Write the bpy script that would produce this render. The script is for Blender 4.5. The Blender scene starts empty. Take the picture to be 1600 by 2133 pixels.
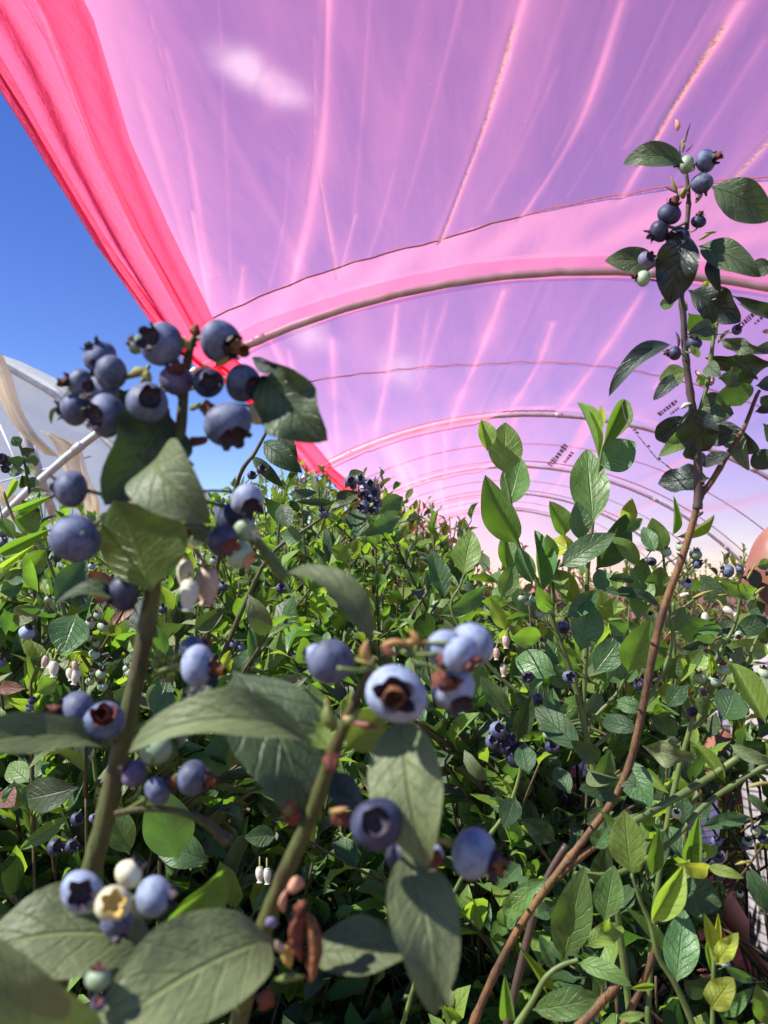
import bpy, math, random
import numpy as np
from mathutils import Vector, Matrix

# ------------------------------------------------------------------ camera, sky, sun, exposure
SC = bpy.context.scene
COL = SC.collection
F = 1724.0                       # focal length in photo pixels (1600 x 2133)
CAMP = Vector((0.0, 0.0, 1.55))
YAW, PITCH = math.radians(6.6), math.radians(4.45)
cam_d = bpy.data.cameras.new('camera')
cam_d.sensor_fit = 'VERTICAL'
cam_d.sensor_height = 36.0
cam_d.lens = 36.0 * F / 2133.0
cam_d.clip_start, cam_d.clip_end = 0.02, 2000.0
cam_d.dof.use_dof = True
cam_d.dof.focus_distance = 0.85
cam_d.dof.aperture_fstop = 16.0
cam = bpy.data.objects.new('camera', cam_d)
COL.objects.link(cam)
cam.location = CAMP
cam.rotation_euler = (math.pi / 2 + PITCH, 0, YAW)
SC.camera = cam
CM = cam.rotation_euler.to_matrix()
RIGHT, UPV, FWD = CM @ Vector((1, 0, 0)), CM @ Vector((0, 1, 0)), CM @ Vector((0, 0, -1))

SUN_DIR = Vector((-0.62, -0.25, 0.74)).normalized()      # towards the sun
sun_d = bpy.data.lights.new('sun', 'SUN')
sun_d.energy = 5.0
sun_d.angle = math.radians(0.53)
sun_d.color = (1.0, 0.955, 0.88)
sun = bpy.data.objects.new('sun', sun_d)
COL.objects.link(sun)
sun.rotation_euler = SUN_DIR.to_track_quat('Z', 'Y').to_euler()

SC.view_settings.view_transform = 'Standard'
SC.view_settings.look = 'None'
SC.view_settings.exposure = 0.90
SC.view_settings.gamma = 1.0
SC.view_settings.use_curve_mapping = False
SC.render.engine = 'CYCLES'
SC.cycles.use_denoising = True
SC.cycles.max_bounces = 8
SC.cycles.transparent_max_bounces = 12
SC.cycles.transmission_bounces = 6
SC.cycles.diffuse_bounces = 4
SC.cycles.caustics_reflective = False
SC.cycles.caustics_refractive = False
SC.cycles.sample_clamp_indirect = 6.0


def at(px, py, d):
    """photo pixel + distance along the optical axis -> world point"""
    return CAMP + d * (FWD + RIGHT * ((px - 800.0) / F) + UPV * ((1066.5 - py) / F))


def proj(p):
    v = p - CAMP
    d = v.dot(FWD)
    if d < 1e-4:
        return None
    return 800 + F * v.dot(RIGHT) / d, 1066.5 - F * v.dot(UPV) / d, d


def cdir(x, y, z):
    """camera-space direction: x right, y up, z towards the camera"""
    return (RIGHT * x + UPV * y - FWD * z).normalized()


class NT:
    """tiny node-tree helper"""
    def __init__(self, tree):
        self.t = tree
        tree.nodes.clear()

    def n(self, kind, **kw):
        nd = self.t.nodes.new(kind)
        for k, v in kw.items():
            if k in nd.inputs.keys() if isinstance(k, str) else False:
                pass
            setattr(nd, k, v)
        return nd

    def l(self, a, b):
        self.t.links.new(a, b)

    def val(self, nd, key, v):
        if hasattr(v, 'is_linked') or hasattr(v, 'links'):
            self.l(v, nd.inputs[key])
        else:
            nd.inputs[key].default_value = v

    def math(self, op, a, b=None, c=None, clamp=False):
        nd = self.t.nodes.new('ShaderNodeMath')
        nd.operation = op
        nd.use_clamp = clamp
        for i, v in enumerate((a, b, c)):
            if v is not None:
                self.val(nd, i, v)
        return nd.outputs[0]

    def mix(self, f, a, b):
        nd = self.t.nodes.new('ShaderNodeMix')
        nd.data_type = 'RGBA'
        self.val(nd, 0, f)
        for i, v in ((6, a), (7, b)):
            if isinstance(v, tuple) and len(v) == 3:
                v = v + (1,)
            self.val(nd, i, v)
        return nd.outputs[2]

    def noise(self, scale, detail=3, vec=None, rough=0.5):
        nd = self.t.nodes.new('ShaderNodeTexNoise')
        nd.inputs['Scale'].default_value = scale
        nd.inputs['Detail'].default_value = detail
        nd.inputs['Roughness'].default_value = rough
        if vec is not None:
            self.l(vec, nd.inputs['Vector'])
        return nd.outputs[0]

    def ramp(self, f, lo, hi):
        nd = self.t.nodes.new('ShaderNodeMapRange')
        nd.interpolation_type = 'SMOOTHSTEP'
        self.val(nd, 0, f)
        nd.inputs[1].default_value = lo
        nd.inputs[2].default_value = hi
        return nd.outputs[0]


# --- world: Nishita sky with a few small fair-weather clouds
W = bpy.data.worlds.new('World')
SC.world = W
W.use_nodes = True
wt = NT(W.node_tree)
sky = wt.n('ShaderNodeTexSky')
sky.sky_type = 'NISHITA'
sky.sun_disc = False
sky.sun_elevation = math.asin(SUN_DIR.z)
sky.sun_rotation = math.atan2(SUN_DIR.x, SUN_DIR.y)
sky.altitude = 300
sky.air_density = 0.85
sky.dust_density = 0.0
sky.ozone_density = 1.3
geo = wt.n('ShaderNodeTexCoord')
cl = None
crng = random.Random(4)
clouds = [(at(505, 140, 1) - CAMP, 0.036, 0.020), (at(575, 180, 1) - CAMP, 0.036, 0.018), (at(655, 705, 1) - CAMP, 0.036, 0.018),
          (at(835, 765, 1) - CAMP, 0.030, 0.026)]
for _ in range(6):
    a = crng.uniform(0.7, 5.6)
    e = crng.uniform(0.25, 1.1)
    clouds.append((Vector((math.sin(a) * math.cos(e), math.cos(a) * math.cos(e), math.sin(e))), crng.uniform(.03, .07), crng.uniform(.012, .025)))
nz = wt.noise(16.0, 6, geo.outputs['Generated'])
nz2 = wt.noise(5.0, 2, geo.outputs['Generated'])
for v, rx, ry in clouds:
    v = v.normalized()
    h = v.cross(Vector((0, 0, 1))).normalized()
    u = h.cross(v).normalized()
    ang = -0.35
    h2 = h * math.cos(ang) + u * math.sin(ang)
    u2 = u * math.cos(ang) - h * math.sin(ang)

    def dot(vec):
        d = wt.n('ShaderNodeVectorMath')
        d.operation = 'DOT_PRODUCT'
        wt.l(geo.outputs['Generated'], d.inputs[0])
        d.inputs[1].default_value = vec
        return d.outputs['Value']
    a = wt.math('DIVIDE', dot(h2), rx)
    b = wt.math('DIVIDE', dot(u2), ry)
    r2 = wt.math('ADD', wt.math('MULTIPLY', a, a), wt.math('MULTIPLY', b, b))
    g = wt.math('POWER', 2.718, wt.math('MULTIPLY', r2, -1.0))
    front = wt.math('GREATER_THAN', dot(v), 0.0)
    g = wt.math('MULTIPLY', g, front)
    cl = g if cl is None else wt.math('MAXIMUM', cl, g)
cmask = wt.math('MULTIPLY', wt.ramp(wt.math('MULTIPLY', cl, wt.math('ADD', wt.math('MULTIPLY', nz, 2.2), -0.25)), 0.02, 1.15), 0.60)
shs = wt.n('ShaderNodeHueSaturation')
shs.inputs['Saturation'].default_value = 1.30
shs.inputs['Hue'].default_value = 0.524
wt.l(sky.outputs[0], shs.inputs['Color'])
skyc = wt.mix(cmask, shs.outputs[0], (7.0, 7.3, 8.0))
bg = wt.n('ShaderNodeBackground')
wt.l(skyc, bg.inputs[0])
bg.inputs[1].default_value = 0.104
out = wt.n('ShaderNodeOutputWorld')
wt.l(bg.outputs[0], out.inputs[0])

# ------------------------------------------------------------------ materials
MATS = {}


def mat(name):
    m = bpy.data.materials.new(name)
    m.use_nodes = True
    t = NT(m.node_tree)
    o = t.n('ShaderNodeOutputMaterial')
    MATS[name] = m
    return m, t, o


def principled(t, base, rough=0.5, spec=0.5, metal=0.0, normal=None):
    p = t.n('ShaderNodeBsdfPrincipled')
    if isinstance(base, tuple):
        base = base if len(base) == 4 else base + (1,)
    t.val(p, 'Base Color', base)
    t.val(p, 'Roughness', rough)
    p.inputs['Specular IOR Level'].default_value = spec
    p.inputs['Metallic'].default_value = metal
    if normal is not None:
        t.l(normal, p.inputs['Normal'])
    return p


def bump(t, h, strength=0.3, dist=0.002):
    b = t.n('ShaderNodeBump')
    b.inputs['Strength'].default_value = strength
    b.inputs['Distance'].default_value = dist
    t.l(h, b.inputs['Height'])
    return b.outputs[0]


def plain(name, base, rough=0.6, var=0.25, scale=40.0, metal=0.0, bstr=0.2, base2=None, spec=0.4):
    m, t, o = mat(name)
    tc = t.n('ShaderNodeTexCoord')
    nzz = t.noise(scale, 4, tc.outputs['Object'])
    oi = t.n('ShaderNodeObjectInfo')
    b2 = base2 or tuple(c * (1 - var) for c in base)
    f = t.ramp(nzz, 0.3, 0.7)
    c = t.mix(f, base, b2)
    p = principled(t, c, rough, spec, metal, bump(t, nzz, bstr))
    t.l(p.outputs[0], o.inputs[0])
    return m


def leaf_mat(name, base, trans, vein, rough=0.42, tfac=0.35, hue=0.02, spots=0.0, spotc=(0.2, 0.08, 0.03), spec=0.5, wax=0.0, vs=1.0):
    m, t, o = mat(name)
    tc = t.n('ShaderNodeTexCoord')
    sp = t.n('ShaderNodeSeparateXYZ')
    t.l(tc.outputs['UV'], sp.inputs[0])
    u, v = sp.outputs[0], sp.outputs[1]
    a = t.math('MULTIPLY', t.math('ABSOLUTE', t.math('SUBTRACT', v, 0.5)), 2.0)
    mid = t.math('SUBTRACT', 1.0, t.math('DIVIDE', a, 0.07), clamp=True)
    wob = t.noise(3.0, 2, tc.outputs['UV'])
    ph = t.math('SUBTRACT', t.math('MULTIPLY', u, 7.0), t.math('MULTIPLY', t.math('POWER', a, 0.8), 2.0))
    ph = t.math('ADD', ph, t.math('MULTIPLY', wob, 0.7))
    ph = t.math('ADD', ph, t.math('MULTIPLY', t.math('GREATER_THAN', v, 0.5), 0.43))
    fr = t.math('ABSOLUTE', t.math('SUBTRACT', t.math('FRACT', ph), 0.5))
    lat = t.math('SUBTRACT', 1.0, t.math('DIVIDE', fr, 0.09), clamp=True)
    lat = t.math('MULTIPLY', lat, t.math('MULTIPLY', vs, t.math('SUBTRACT', 1.0, t.math('MULTIPLY', a, 0.7))))
    oi = t.n('ShaderNodeObjectInfo')
    gm = t.n('ShaderNodeNewGeometry')
    rnd = t.math('FRACT', t.math('ADD', oi.outputs['Random'], gm.outputs['Random Per Island']))
    comb = t.n('ShaderNodeCombineXYZ')
    t.l(u, comb.inputs[0])
    t.l(v, comb.inputs[1])
    t.l(t.math('MULTIPLY', rnd, 37.0), comb.inputs[2])
    nz1 = t.noise(5.0, 4, comb.outputs[0])
    nz3 = t.noise(26.0, 3, comb.outputs[0])
    vv = t.math('ADD', t.math('MULTIPLY', rnd, 0.55), 0.70)
    vv = t.math('MULTIPLY', vv, t.math('ADD', t.math('MULTIPLY', nz1, 0.5), 0.75))
    hs = t.n('ShaderNodeHueSaturation')
    t.l(vv, hs.inputs['Value'])
    t.l(t.math('ADD', t.math('MULTIPLY', t.math('FRACT', t.math('MULTIPLY', rnd, 7.13)), hue * 2), 0.5 - hue), hs.inputs['Hue'])
    hs.inputs['Color'].default_value = base + (1,)
    vm = t.math('MAXIMUM', t.math('MULTIPLY', mid, 0.75), t.math('MULTIPLY', lat, 0.28))
    col = t.mix(vm, hs.outputs[0], vein)
    if spots:
        s = t.math('MULTIPLY', t.ramp(nz1, 0.56, 0.70), spots)
        col = t.mix(s, col, spotc)
        col = t.mix(t.math('MULTIPLY', t.ramp(nz3, 0.70, 0.76), 0.8), col, (0.10, 0.055, 0.025))
    # quilted surface: veins sunken, little hairs and dust
    hh = t.math('SUBTRACT', t.math('MULTIPLY', nz1, 0.6), t.math('MULTIPLY', t.math('MAXIMUM', mid, lat), 0.5))
    hh = t.math('ADD', hh, t.math('MULTIPLY', nz3, 0.25))
    nrm = bump(t, hh, 0.75, 0.0022)
    rg = t.math('ADD', t.math('MULTIPLY', nz3, 0.25), rough - 0.12)
    p = principled(t, col, rg, spec, 0.0, nrm)
    if wax:
        p.inputs['Coat Weight'].default_value = wax
        p.inputs['Coat Roughness'].default_value = 0.35
    tr = t.n('ShaderNodeBsdfTranslucent')
    hs2 = t.n('ShaderNodeHueSaturation')
    t.l(vv, hs2.inputs['Value'])
    hs2.inputs['Color'].default_value = trans + (1,)
    t.l(hs2.outputs[0], tr.inputs[0])
    mx = t.n('ShaderNodeMixShader')
    mx.inputs[0].default_value = tfac
    t.l(p.outputs[0], mx.inputs[1])
    t.l(tr.outputs[0], mx.inputs[2])
    t.l(mx.outputs[0], o.inputs[0])
    return m


leaf_mat('leaf_old', (0.072, 0.106, 0.050), (0.035, 0.09, 0.012), (0.14, 0.19, 0.085), 0.46, 0.22, 0.012, 0.5, (0.055, 0.075, 0.035), 0.4)
leaf_mat('leaf_dusty', (0.148, 0.186, 0.080), (0.08, 0.17, 0.02), (0.27, 0.31, 0.13), 0.5, 0.22, 0.012, 0.75, (0.080, 0.105, 0.048), 0.42, vs=0.5)
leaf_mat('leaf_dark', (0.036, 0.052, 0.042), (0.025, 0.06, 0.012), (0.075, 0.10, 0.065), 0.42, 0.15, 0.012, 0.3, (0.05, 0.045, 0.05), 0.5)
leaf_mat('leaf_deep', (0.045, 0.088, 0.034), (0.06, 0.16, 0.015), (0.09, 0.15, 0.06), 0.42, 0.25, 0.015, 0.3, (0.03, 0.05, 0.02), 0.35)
leaf_mat('leaf_mid', (0.125, 0.218, 0.060), (0.25, 0.50, 0.030), (0.22, 0.33, 0.11), 0.40, 0.40, 0.02)
leaf_mat('leaf_teal', (0.085, 0.175, 0.060), (0.14, 0.33, 0.03), (0.15, 0.25, 0.11), 0.36, 0.30, 0.015)
leaf_mat('leaf_young', (0.185, 0.290, 0.060), (0.38, 0.60, 0.040), (0.33, 0.46, 0.13), 0.42, 0.46, 0.02)
leaf_mat('leaf_yellow', (0.30, 0.38, 0.045), (0.58, 0.66, 0.04), (0.45, 0.48, 0.12), 0.45, 0.45, 0.015)
leaf_mat('leaf_brown', (0.20, 0.085, 0.055), (0.25, 0.09, 0.03), (0.26, 0.15, 0.09), 0.5, 0.25, 0.02, 0.6, (0.08, 0.05, 0.03))


def berry_mat(name, deep, bloom, lo, hi, rough=0.55):
    m, t, o = mat(name)
    tc = t.n('ShaderNodeTexCoord')
    oi = t.n('ShaderNodeObjectInfo')
    ad = t.n('ShaderNodeVectorMath')
    ad.operation = 'ADD'
    cb = t.n('ShaderNodeCombineXYZ')
    t.l(t.math('MULTIPLY', oi.outputs['Random'], 31.0), cb.inputs[0])
    t.l(tc.outputs['Object'], ad.inputs[0])
    t.l(cb.outputs[0], ad.inputs[1])
    n1 = t.noise(1.6, 5, ad.outputs[0], 0.6)
    n2 = t.noise(7.0, 5, ad.outputs[0], 0.7)
    f = t.ramp(t.math('ADD', t.math('MULTIPLY', n1, 0.6), t.math('MULTIPLY', n2, 0.4)), lo, hi)
    vv = t.math('ADD', t.math('MULTIPLY', oi.outputs['Random'], 0.4), 0.8)
    hs = t.n('ShaderNodeHueSaturation')
    t.l(vv, hs.inputs['Value'])
    t.l(t.mix(f, deep, bloom), hs.inputs['Color'])
    p = principled(t, hs.outputs[0], t.math('ADD', t.math('MULTIPLY', f, 0.2), rough - 0.1), 0.4, 0.0, bump(t, n2, 0.12, 0.05))
    p.inputs['Subsurface Weight'].default_value = 0.0
    t.l(p.outputs[0], o.inputs[0])


berry_mat('berry_blue', (0.026, 0.031, 0.072), (0.125, 0.152, 0.245), 0.33, 0.62)
berry_mat('berry_pale', (0.075, 0.098, 0.185), (0.275, 0.330, 0.465), 0.30, 0.58)
berry_mat('berry_deep', (0.010, 0.011, 0.028), (0.055, 0.064, 0.135), 0.36, 0.68)
berry_mat('berry_purple', (0.075, 0.045, 0.095), (0.14, 0.12, 0.22), 0.3, 0.6)
berry_mat('berry_green', (0.15, 0.24, 0.12), (0.27, 0.36, 0.24), 0.3, 0.6, 0.45)
berry_mat('berry_cream', (0.48, 0.46, 0.25), (0.60, 0.57, 0.40), 0.3, 0.6, 0.45)
plain('calyx_dark', (0.035, 0.022, 0.040), 0.6, 0.5, 6.0)
plain('calyx_red', (0.20, 0.060, 0.055), 0.6, 0.5, 6.0)
plain('calyx_yellow', (0.62, 0.42, 0.10), 0.6, 0.35, 6.0)
plain('dried_brown', (0.27, 0.10, 0.035), 0.7, 0.6, 8.0, bstr=0.6)
plain('dried_red', (0.20, 0.050, 0.022), 0.65, 0.5, 5.0, bstr=0.8, base2=(0.07, 0.018, 0.018))
plain('bud_peach', (0.62, 0.30, 0.20), 0.6, 0.3, 8.0)
plain('petal_white', (0.55, 0.53, 0.42), 0.5, 0.12, 6.0)
plain('petal_pink', (0.50, 0.36, 0.28), 0.5, 0.25, 6.0)
plain('stalk_green', (0.14, 0.19, 0.045), 0.5, 0.35, 60.0)
plain('stalk_yellow', (0.30, 0.27, 0.07), 0.55, 0.4, 60.0)
plain('stalk_orange', (0.40, 0.22, 0.07), 0.55, 0.4, 60.0)

plain('cane_green', (0.12, 0.17, 0.045), 0.5, 0.35, 60.0, bstr=0.3)
def bark(name, a, b, c):
    m, t, o = mat(name)
    tc = t.n('ShaderNodeTexCoord')
    mp = t.n('ShaderNodeMapping')
    mp.inputs['Scale'].default_value = (1, 1, 0.22)
    t.l(tc.outputs['Object'], mp.inputs[0])
    n1 = t.noise(420.0, 4, mp.outputs[0], 0.65)
    n2 = t.noise(45.0, 4, tc.outputs['Object'])
    cc = t.mix(t.ramp(n2, 0.38, 0.62), a, b)
    cc = t.mix(t.ramp(n1, 0.52, 0.70), cc, c)
    p = principled(t, cc, 0.6, 0.35, 0.0, bump(t, t.math('ADD', n1, n2), 0.8, 0.0012))
    t.l(p.outputs[0], o.inputs[0])


bark('cane_brown', (0.180, 0.090, 0.036), (0.085, 0.045, 0.022), (0.040, 0.024, 0.016))
bark('cane_olive', (0.078, 0.092, 0.026), (0.070, 0.055, 0.022), (0.035, 0.030, 0.016))
bark('cane_drab', (0.10, 0.060, 0.030), (0.075, 0.075, 0.030), (0.04, 0.025, 0.018))  # dull brown-olive bark for canes of the grown bushes
plain('cane_purple', (0.085, 0.045, 0.04), 0.5, 0.4, 60.0, bstr=0.5, base2=(0.05, 0.04, 0.03))
plain('steel', (0.52, 0.53, 0.56), 0.46, 0.15, 11.0, metal=0.25, bstr=0.15, spec=0.5, base2=(0.42, 0.40, 0.41))
plain('twine', (0.28, 0.07, 0.06), 0.8, 0.5, 200.0)
plain('print_ink', (0.34, 0.20, 0.44), 0.6, 0.3, 30.0)
plain('skin', (0.30, 0.140, 0.095), 0.45, 0.22, 14.0, bstr=0.25, base2=(0.22, 0.088, 0.058))
plain('trousers', (0.016, 0.018, 0.028), 0.85, 0.3, 40.0)
plain('shoe', (0.05, 0.04, 0.03), 0.6, 0.3, 20.0)
plain('hair', (0.012, 0.010, 0.009), 0.6, 0.4, 60.0)
plain('glasses_black', (0.012, 0.012, 0.014), 0.25, 0.1, 5.0)


def shirt_mat(name, base, stripe, freq):
    m, t, o = mat(name)
    tc = t.n('ShaderNodeTexCoord')
    sp = t.n('ShaderNodeSeparateXYZ')
    t.l(tc.outputs['Object'], sp.inputs[0])
    nn = t.noise(7.0, 2, tc.outputs['Object'])
    z = t.math('ADD', sp.outputs[2], t.math('MULTIPLY', sp.outputs[0], 0.18))
    z = t.math('ADD', z, t.math('MULTIPLY', nn, 0.018))
    fr = t.math('ABSOLUTE', t.math('SUBTRACT', t.math('FRACT', t.math('MULTIPLY', z, freq)), 0.5))
    s = t.ramp(fr, 0.16, 0.09)
    c = t.mix(t.math('MULTIPLY', s, 0.85), base, stripe)
    n2 = t.noise(16.0, 3, tc.outputs['Object'])
    p = principled(t, c, 0.85, 0.2, 0.0, bump(t, n2, 0.6, 0.02))
    t.l(p.outputs[0], o.inputs[0])


shirt_mat('shirt_lilac', (0.36, 0.33, 0.36), (0.10, 0.095, 0.12), 52.0)  # grey-lilac base darkened to carry the shade under the pink film
shirt_mat('shirt_white', (0.74, 0.77, 0.84), (0.32, 0.38, 0.58), 60.0)

# soil
m, t, o = mat('soil')
tc = t.n('ShaderNodeTexCoord')
n1 = t.noise(3.0, 6, tc.outputs['Object'], 0.6)
n2 = t.noise(38.0, 5, tc.outputs['Object'], 0.7)
c = t.mix(t.ramp(n1, 0.35, 0.65), (0.30, 0.175, 0.105), (0.20, 0.115, 0.07))
c = t.mix(t.ramp(n2, 0.55, 0.75), c, (0.42, 0.28, 0.19))
p = principled(t, c, 0.9, 0.2, 0.0, bump(t, t.math('ADD', n2, n1), 0.9, 0.03))
t.l(p.outputs[0], o.inputs[0])


def film_mat(name, tint, scat_thin, scat_thick, f0, f1, dirt=(0.55, 0.17, 0.05), two=False):
    """thin polythene: clear tinted sheet plus milky scattering; 'thick' = doubled / gathered film, 'dirt' = grime line"""
    m, t, o = mat(name)
    at_ = t.n('ShaderNodeAttribute')
    at_.attribute_name = 'thick'
    th = at_.outputs['Fac']
    ad_ = t.n('ShaderNodeAttribute')
    ad_.attribute_name = 'grime'
    tc = t.n('ShaderNodeTexCoord')
    mp = t.n('ShaderNodeMapping')
    t.l(tc.outputs['Object'], mp.inputs[0])
    mp.inputs['Scale'].default_value = (1.3, 0.16, 1.3)
    mp.inputs['Rotation'].default_value = (0, 0, -0.12)
    n1 = t.noise(3.2, 5, mp.outputs[0], 0.6)
    n2 = t.noise(30.0, 3, mp.outputs[0], 0.6)
    n3 = t.noise(95.0, 3, tc.outputs['Object'])
    th2 = t.math('ADD', th, t.math('MULTIPLY', t.math('SUBTRACT', n1, 0.5), 0.46))
    th2 = t.math('ADD', th2, t.math('MULTIPLY', t.math('SUBTRACT', n2, 0.5), 0.14), clamp=True)
    speck = t.math('MULTIPLY', t.ramp(n3, 0.70, 0.80), 0.20)
    f = t.math('ADD', t.math('MULTIPLY', th2, f1 - f0), f0)
    f = t.math('ADD', f, speck, clamp=True)
    g = t.math('MULTIPLY', ad_.outputs['Fac'], t.ramp(t.noise(60.0, 4, tc.outputs['Object']), 0.46, 0.60))
    sc = t.mix(th2, scat_thin, scat_thick)
    sc = t.mix(t.math('MULTIPLY', ad_.outputs['Fac'], 0.85), sc, (1.0, 0.52, 0.24))
    sc = t.mix(g, sc, (0.42, 0.12, 0.03))
    tr = t.n('ShaderNodeBsdfTransparent')
    tr.inputs[0].default_value = tint + (1,)
    tl = t.n('ShaderNodeBsdfTranslucent')
    t.l(sc, tl.inputs[0])
    if name != 'film_pink':
        mp2 = t.n('ShaderNodeMapping')
        mp2.inputs['Scale'].default_value = (1, 0.25, 1)
        t.l(tc.outputs['Object'], mp2.inputs[0])
        t.l(bump(t, t.noise(26.0, 5, mp2.outputs[0], 0.6), 0.7, 0.03), tl.inputs['Normal'])
    gl = t.n('ShaderNodeBsdfPrincipled')
    t.l(sc, gl.inputs['Base Color'])
    gl.inputs['Roughness'].default_value = 0.35
    m1 = t.n('ShaderNodeMixShader')
    m1.inputs[0].default_value = 0.10 if name in ('film_pink', 'film_gathered') else 0.5
    t.l(tl.outputs[0], m1.inputs[1])
    t.l(gl.outputs[0], m1.inputs[2])
    m2 = t.n('ShaderNodeMixShader')
    t.l(t.math('MAXIMUM', f, g), m2.inputs[0])
    t.l(tr.outputs[0], m2.inputs[1])
    t.l(m1.outputs[0], m2.inputs[2])
    t.l(m2.outputs[0], o.inputs[0])
    return m


film_mat('film_pink', (0.88, 0.73, 0.80), (1.0, 0.31, 0.47), (1.0, 0.36, 0.44), 0.178, 0.62)
film_mat('film_gathered', (0.90, 0.30, 0.35), (1.0, 0.18, 0.33), (0.92, 0.068, 0.135), 0.56, 0.86)
film_mat('film_white', (0.88, 0.94, 0.94), (0.84, 0.92, 0.90), (0.92, 0.95, 0.92), 0.80, 0.97)
film_mat('film_tan', (0.95, 0.9, 0.8), (0.95, 0.90, 0.78), (0.90, 0.78, 0.58), 0.75, 0.95)

# ------------------------------------------------------------------ helpers


def mesh_from(name, verts, faces, material, smooth=True, uvs=None):
    me = bpy.data.meshes.new(name)
    me.from_pydata([tuple(v) for v in verts], [], faces)
    if uvs is not None:
        ul = me.uv_layers.new(name='UVMap')
        idx = np.empty(len(me.loops), dtype=np.int32)
        me.loops.foreach_get('vertex_index', idx)
        ul.data.foreach_set('uv', np.asarray(uvs, dtype=np.float32)[idx].ravel())
    if smooth:
        me.polygons.foreach_set('use_smooth', [True] * len(me.polygons))
    if material:
        me.materials.append(MATS[material])
    me.update()
    return me


def link(name, me, parent=None, M=None):
    o = bpy.data.objects.new(name, me)
    COL.objects.link(o)
    if parent is not None:
        o.parent = parent
    if M is not None:
        o.matrix_basis = M
    return o


def thing(name, label, cat, loc=(0, 0, 0), group=None, me=None):
    o = bpy.data.objects.new(name, me)
    COL.objects.link(o)
    o.location = loc
    o['label'] = label
    o['category'] = cat
    if group:
        o['group'] = group
    o.empty_display_size = 0.1
    return o


def smooth_path(pts, radii, sub=4):
    """Catmull-Rom through points with radii"""
    n = len(pts)
    P, R = [], []
    for i in range(n - 1):
        p0, p1, p2, p3 = pts[max(i - 1, 0)], pts[i], pts[i + 1], pts[min(i + 2, n - 1)]
        for k in range(sub):
            s = k / sub
            P.append(0.5 * ((2 * p1) + (p2 - p0) * s + (2 * p0 - 5 * p1 + 4 * p2 - p3) * s * s + (3 * p1 - p0 - 3 * p2 + p3) * s ** 3))
            R.append(radii[i] * (1 - s) + radii[i + 1] * s)
    P.append(pts[-1])
    R.append(radii[-1])
    return P, R


def tube(pts, radii, sides=8, verts=None, faces=None, cap=True):
    verts = [] if verts is None else verts
    faces = [] if faces is None else faces
    b0 = len(verts)
    n = len(pts)
    ref = Vector((0.3, 0.2, 1)).normalized()
    for i in range(n):
        tng = (pts[min(i + 1, n - 1)] - pts[max(i - 1, 0)])
        if tng.length < 1e-9:
            tng = Vector((0, 0, 1))
        tng.normalize()
        a = ref - tng * ref.dot(tng)
        if a.length < 1e-3:
            a = Vector((1, 0, 0)) - tng * tng.x
        a.normalize()
        ref = a
        b = tng.cross(a)
        for k in range(sides):
            an = 2 * math.pi * k / sides
            verts.append(pts[i] + (a * math.cos(an) + b * math.sin(an)) * radii[i])
    for i in range(n - 1):
        for k in range(sides):
            k2 = (k + 1) % sides
            faces.append((b0 + i * sides + k, b0 + i * sides + k2, b0 + (i + 1) * sides + k2, b0 + (i + 1) * sides + k))
    if cap:
        faces.append(tuple(b0 + k for k in reversed(range(sides))))
        faces.append(tuple(b0 + (n - 1) * sides + k for k in range(sides)))
    return verts, faces


def knobbly(P, R, rng, amt=0.10):
    out_ = []
    for r in R:
        k = 1 + rng.uniform(-amt, amt)
        if rng.random() < 0.12:
            k += rng.uniform(0.12, 0.28)          # a node
        out_.append(r * k)
    return out_


# --- leaves: unit meshes, chord along +Y (length 1), width 1 across X, upper side +Z
def leaf_arrays(nu, nv, curl, fold, wave, seed=0, tipw=1.0):
    rng = random.Random(seed)
    ys, zs = [0.0], [0.0]
    for i in range(nu):
        th = curl * (0.35 - (i + 0.5) / nu)
        ys.append(ys[-1] + math.cos(th) / nu)
        zs.append(zs[-1] + math.sin(th) / nu)
    ch = math.hypot(ys[-1], zs[-1])
    ca, sa = ys[-1] / ch, zs[-1] / ch
    V, UV, Fc = [], [], []
    ph = rng.uniform(0, 6)
    asym = rng.uniform(-0.08, 0.08)
    for i in range(nu + 1):
        u = i / nu
        y = (ys[i] * ca + zs[i] * sa) / ch
        z = (-ys[i] * sa + zs[i] * ca) / ch
        uu = max(0.0, (u - 0.05) / 0.95)
        w = 0.5 * (max(0.0, math.sin(math.pi * uu ** (0.86 * tipw))) ** 0.78) * (1.0 - 0.10 * uu)
        w = max(w, 0.012 if u < 0.99 else 0.002)
        for j in range(nv + 1):
            v = 2.0 * j / nv - 1
            x = v * w * (1 + asym * v) + 0.03 * math.sin(u * 4 + ph) * (u * (1 - u))
            zz = z + fold * abs(v) ** 1.3 * w * 0.55 + wave * math.sin(u * 11 + ph + (2 if v > 0 else 0)) * abs(v) ** 1.5 * w
            V.append((x, y, zz))
            UV.append((u, 0.5 + v * 0.5))
    for i in range(nu):
        for j in range(nv):
            a = i * (nv + 1) + j
            Fc.append((a, a + 1, a + nv + 2, a + nv + 1))
    return np.array(V), Fc, np.array(UV)


HI = {}     # hi-res hand-placed leaves by (curl key, material)
CURLS = {'flat': (0.25, 0.25, 0.05), 'arch': (1.3, 0.15, 0.06), 'hook': (2.2, 0.25, 0.05), 'cup': (-0.9, 0.35, 0.05), 'fold': (0.5, 1.1, 0.06),
         'crinkle': (0.7, 0.3, 0.28), 'roll': (0.2, 2.2, 0.05)}


def hi_leaf(kind, material, lod):
    k = (kind, material, lod)
    if k not in HI:
        c, f, w = CURLS[kind]
        nu, nv = ((16, 8) if lod == 0 else (8, 4))
        V, Fc, UV = leaf_arrays(nu, nv, c, f, w, seed=len(HI))
        HI[k] = mesh_from('leaf_blade', V, Fc, material, True, UV)
    return HI[k]


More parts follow.
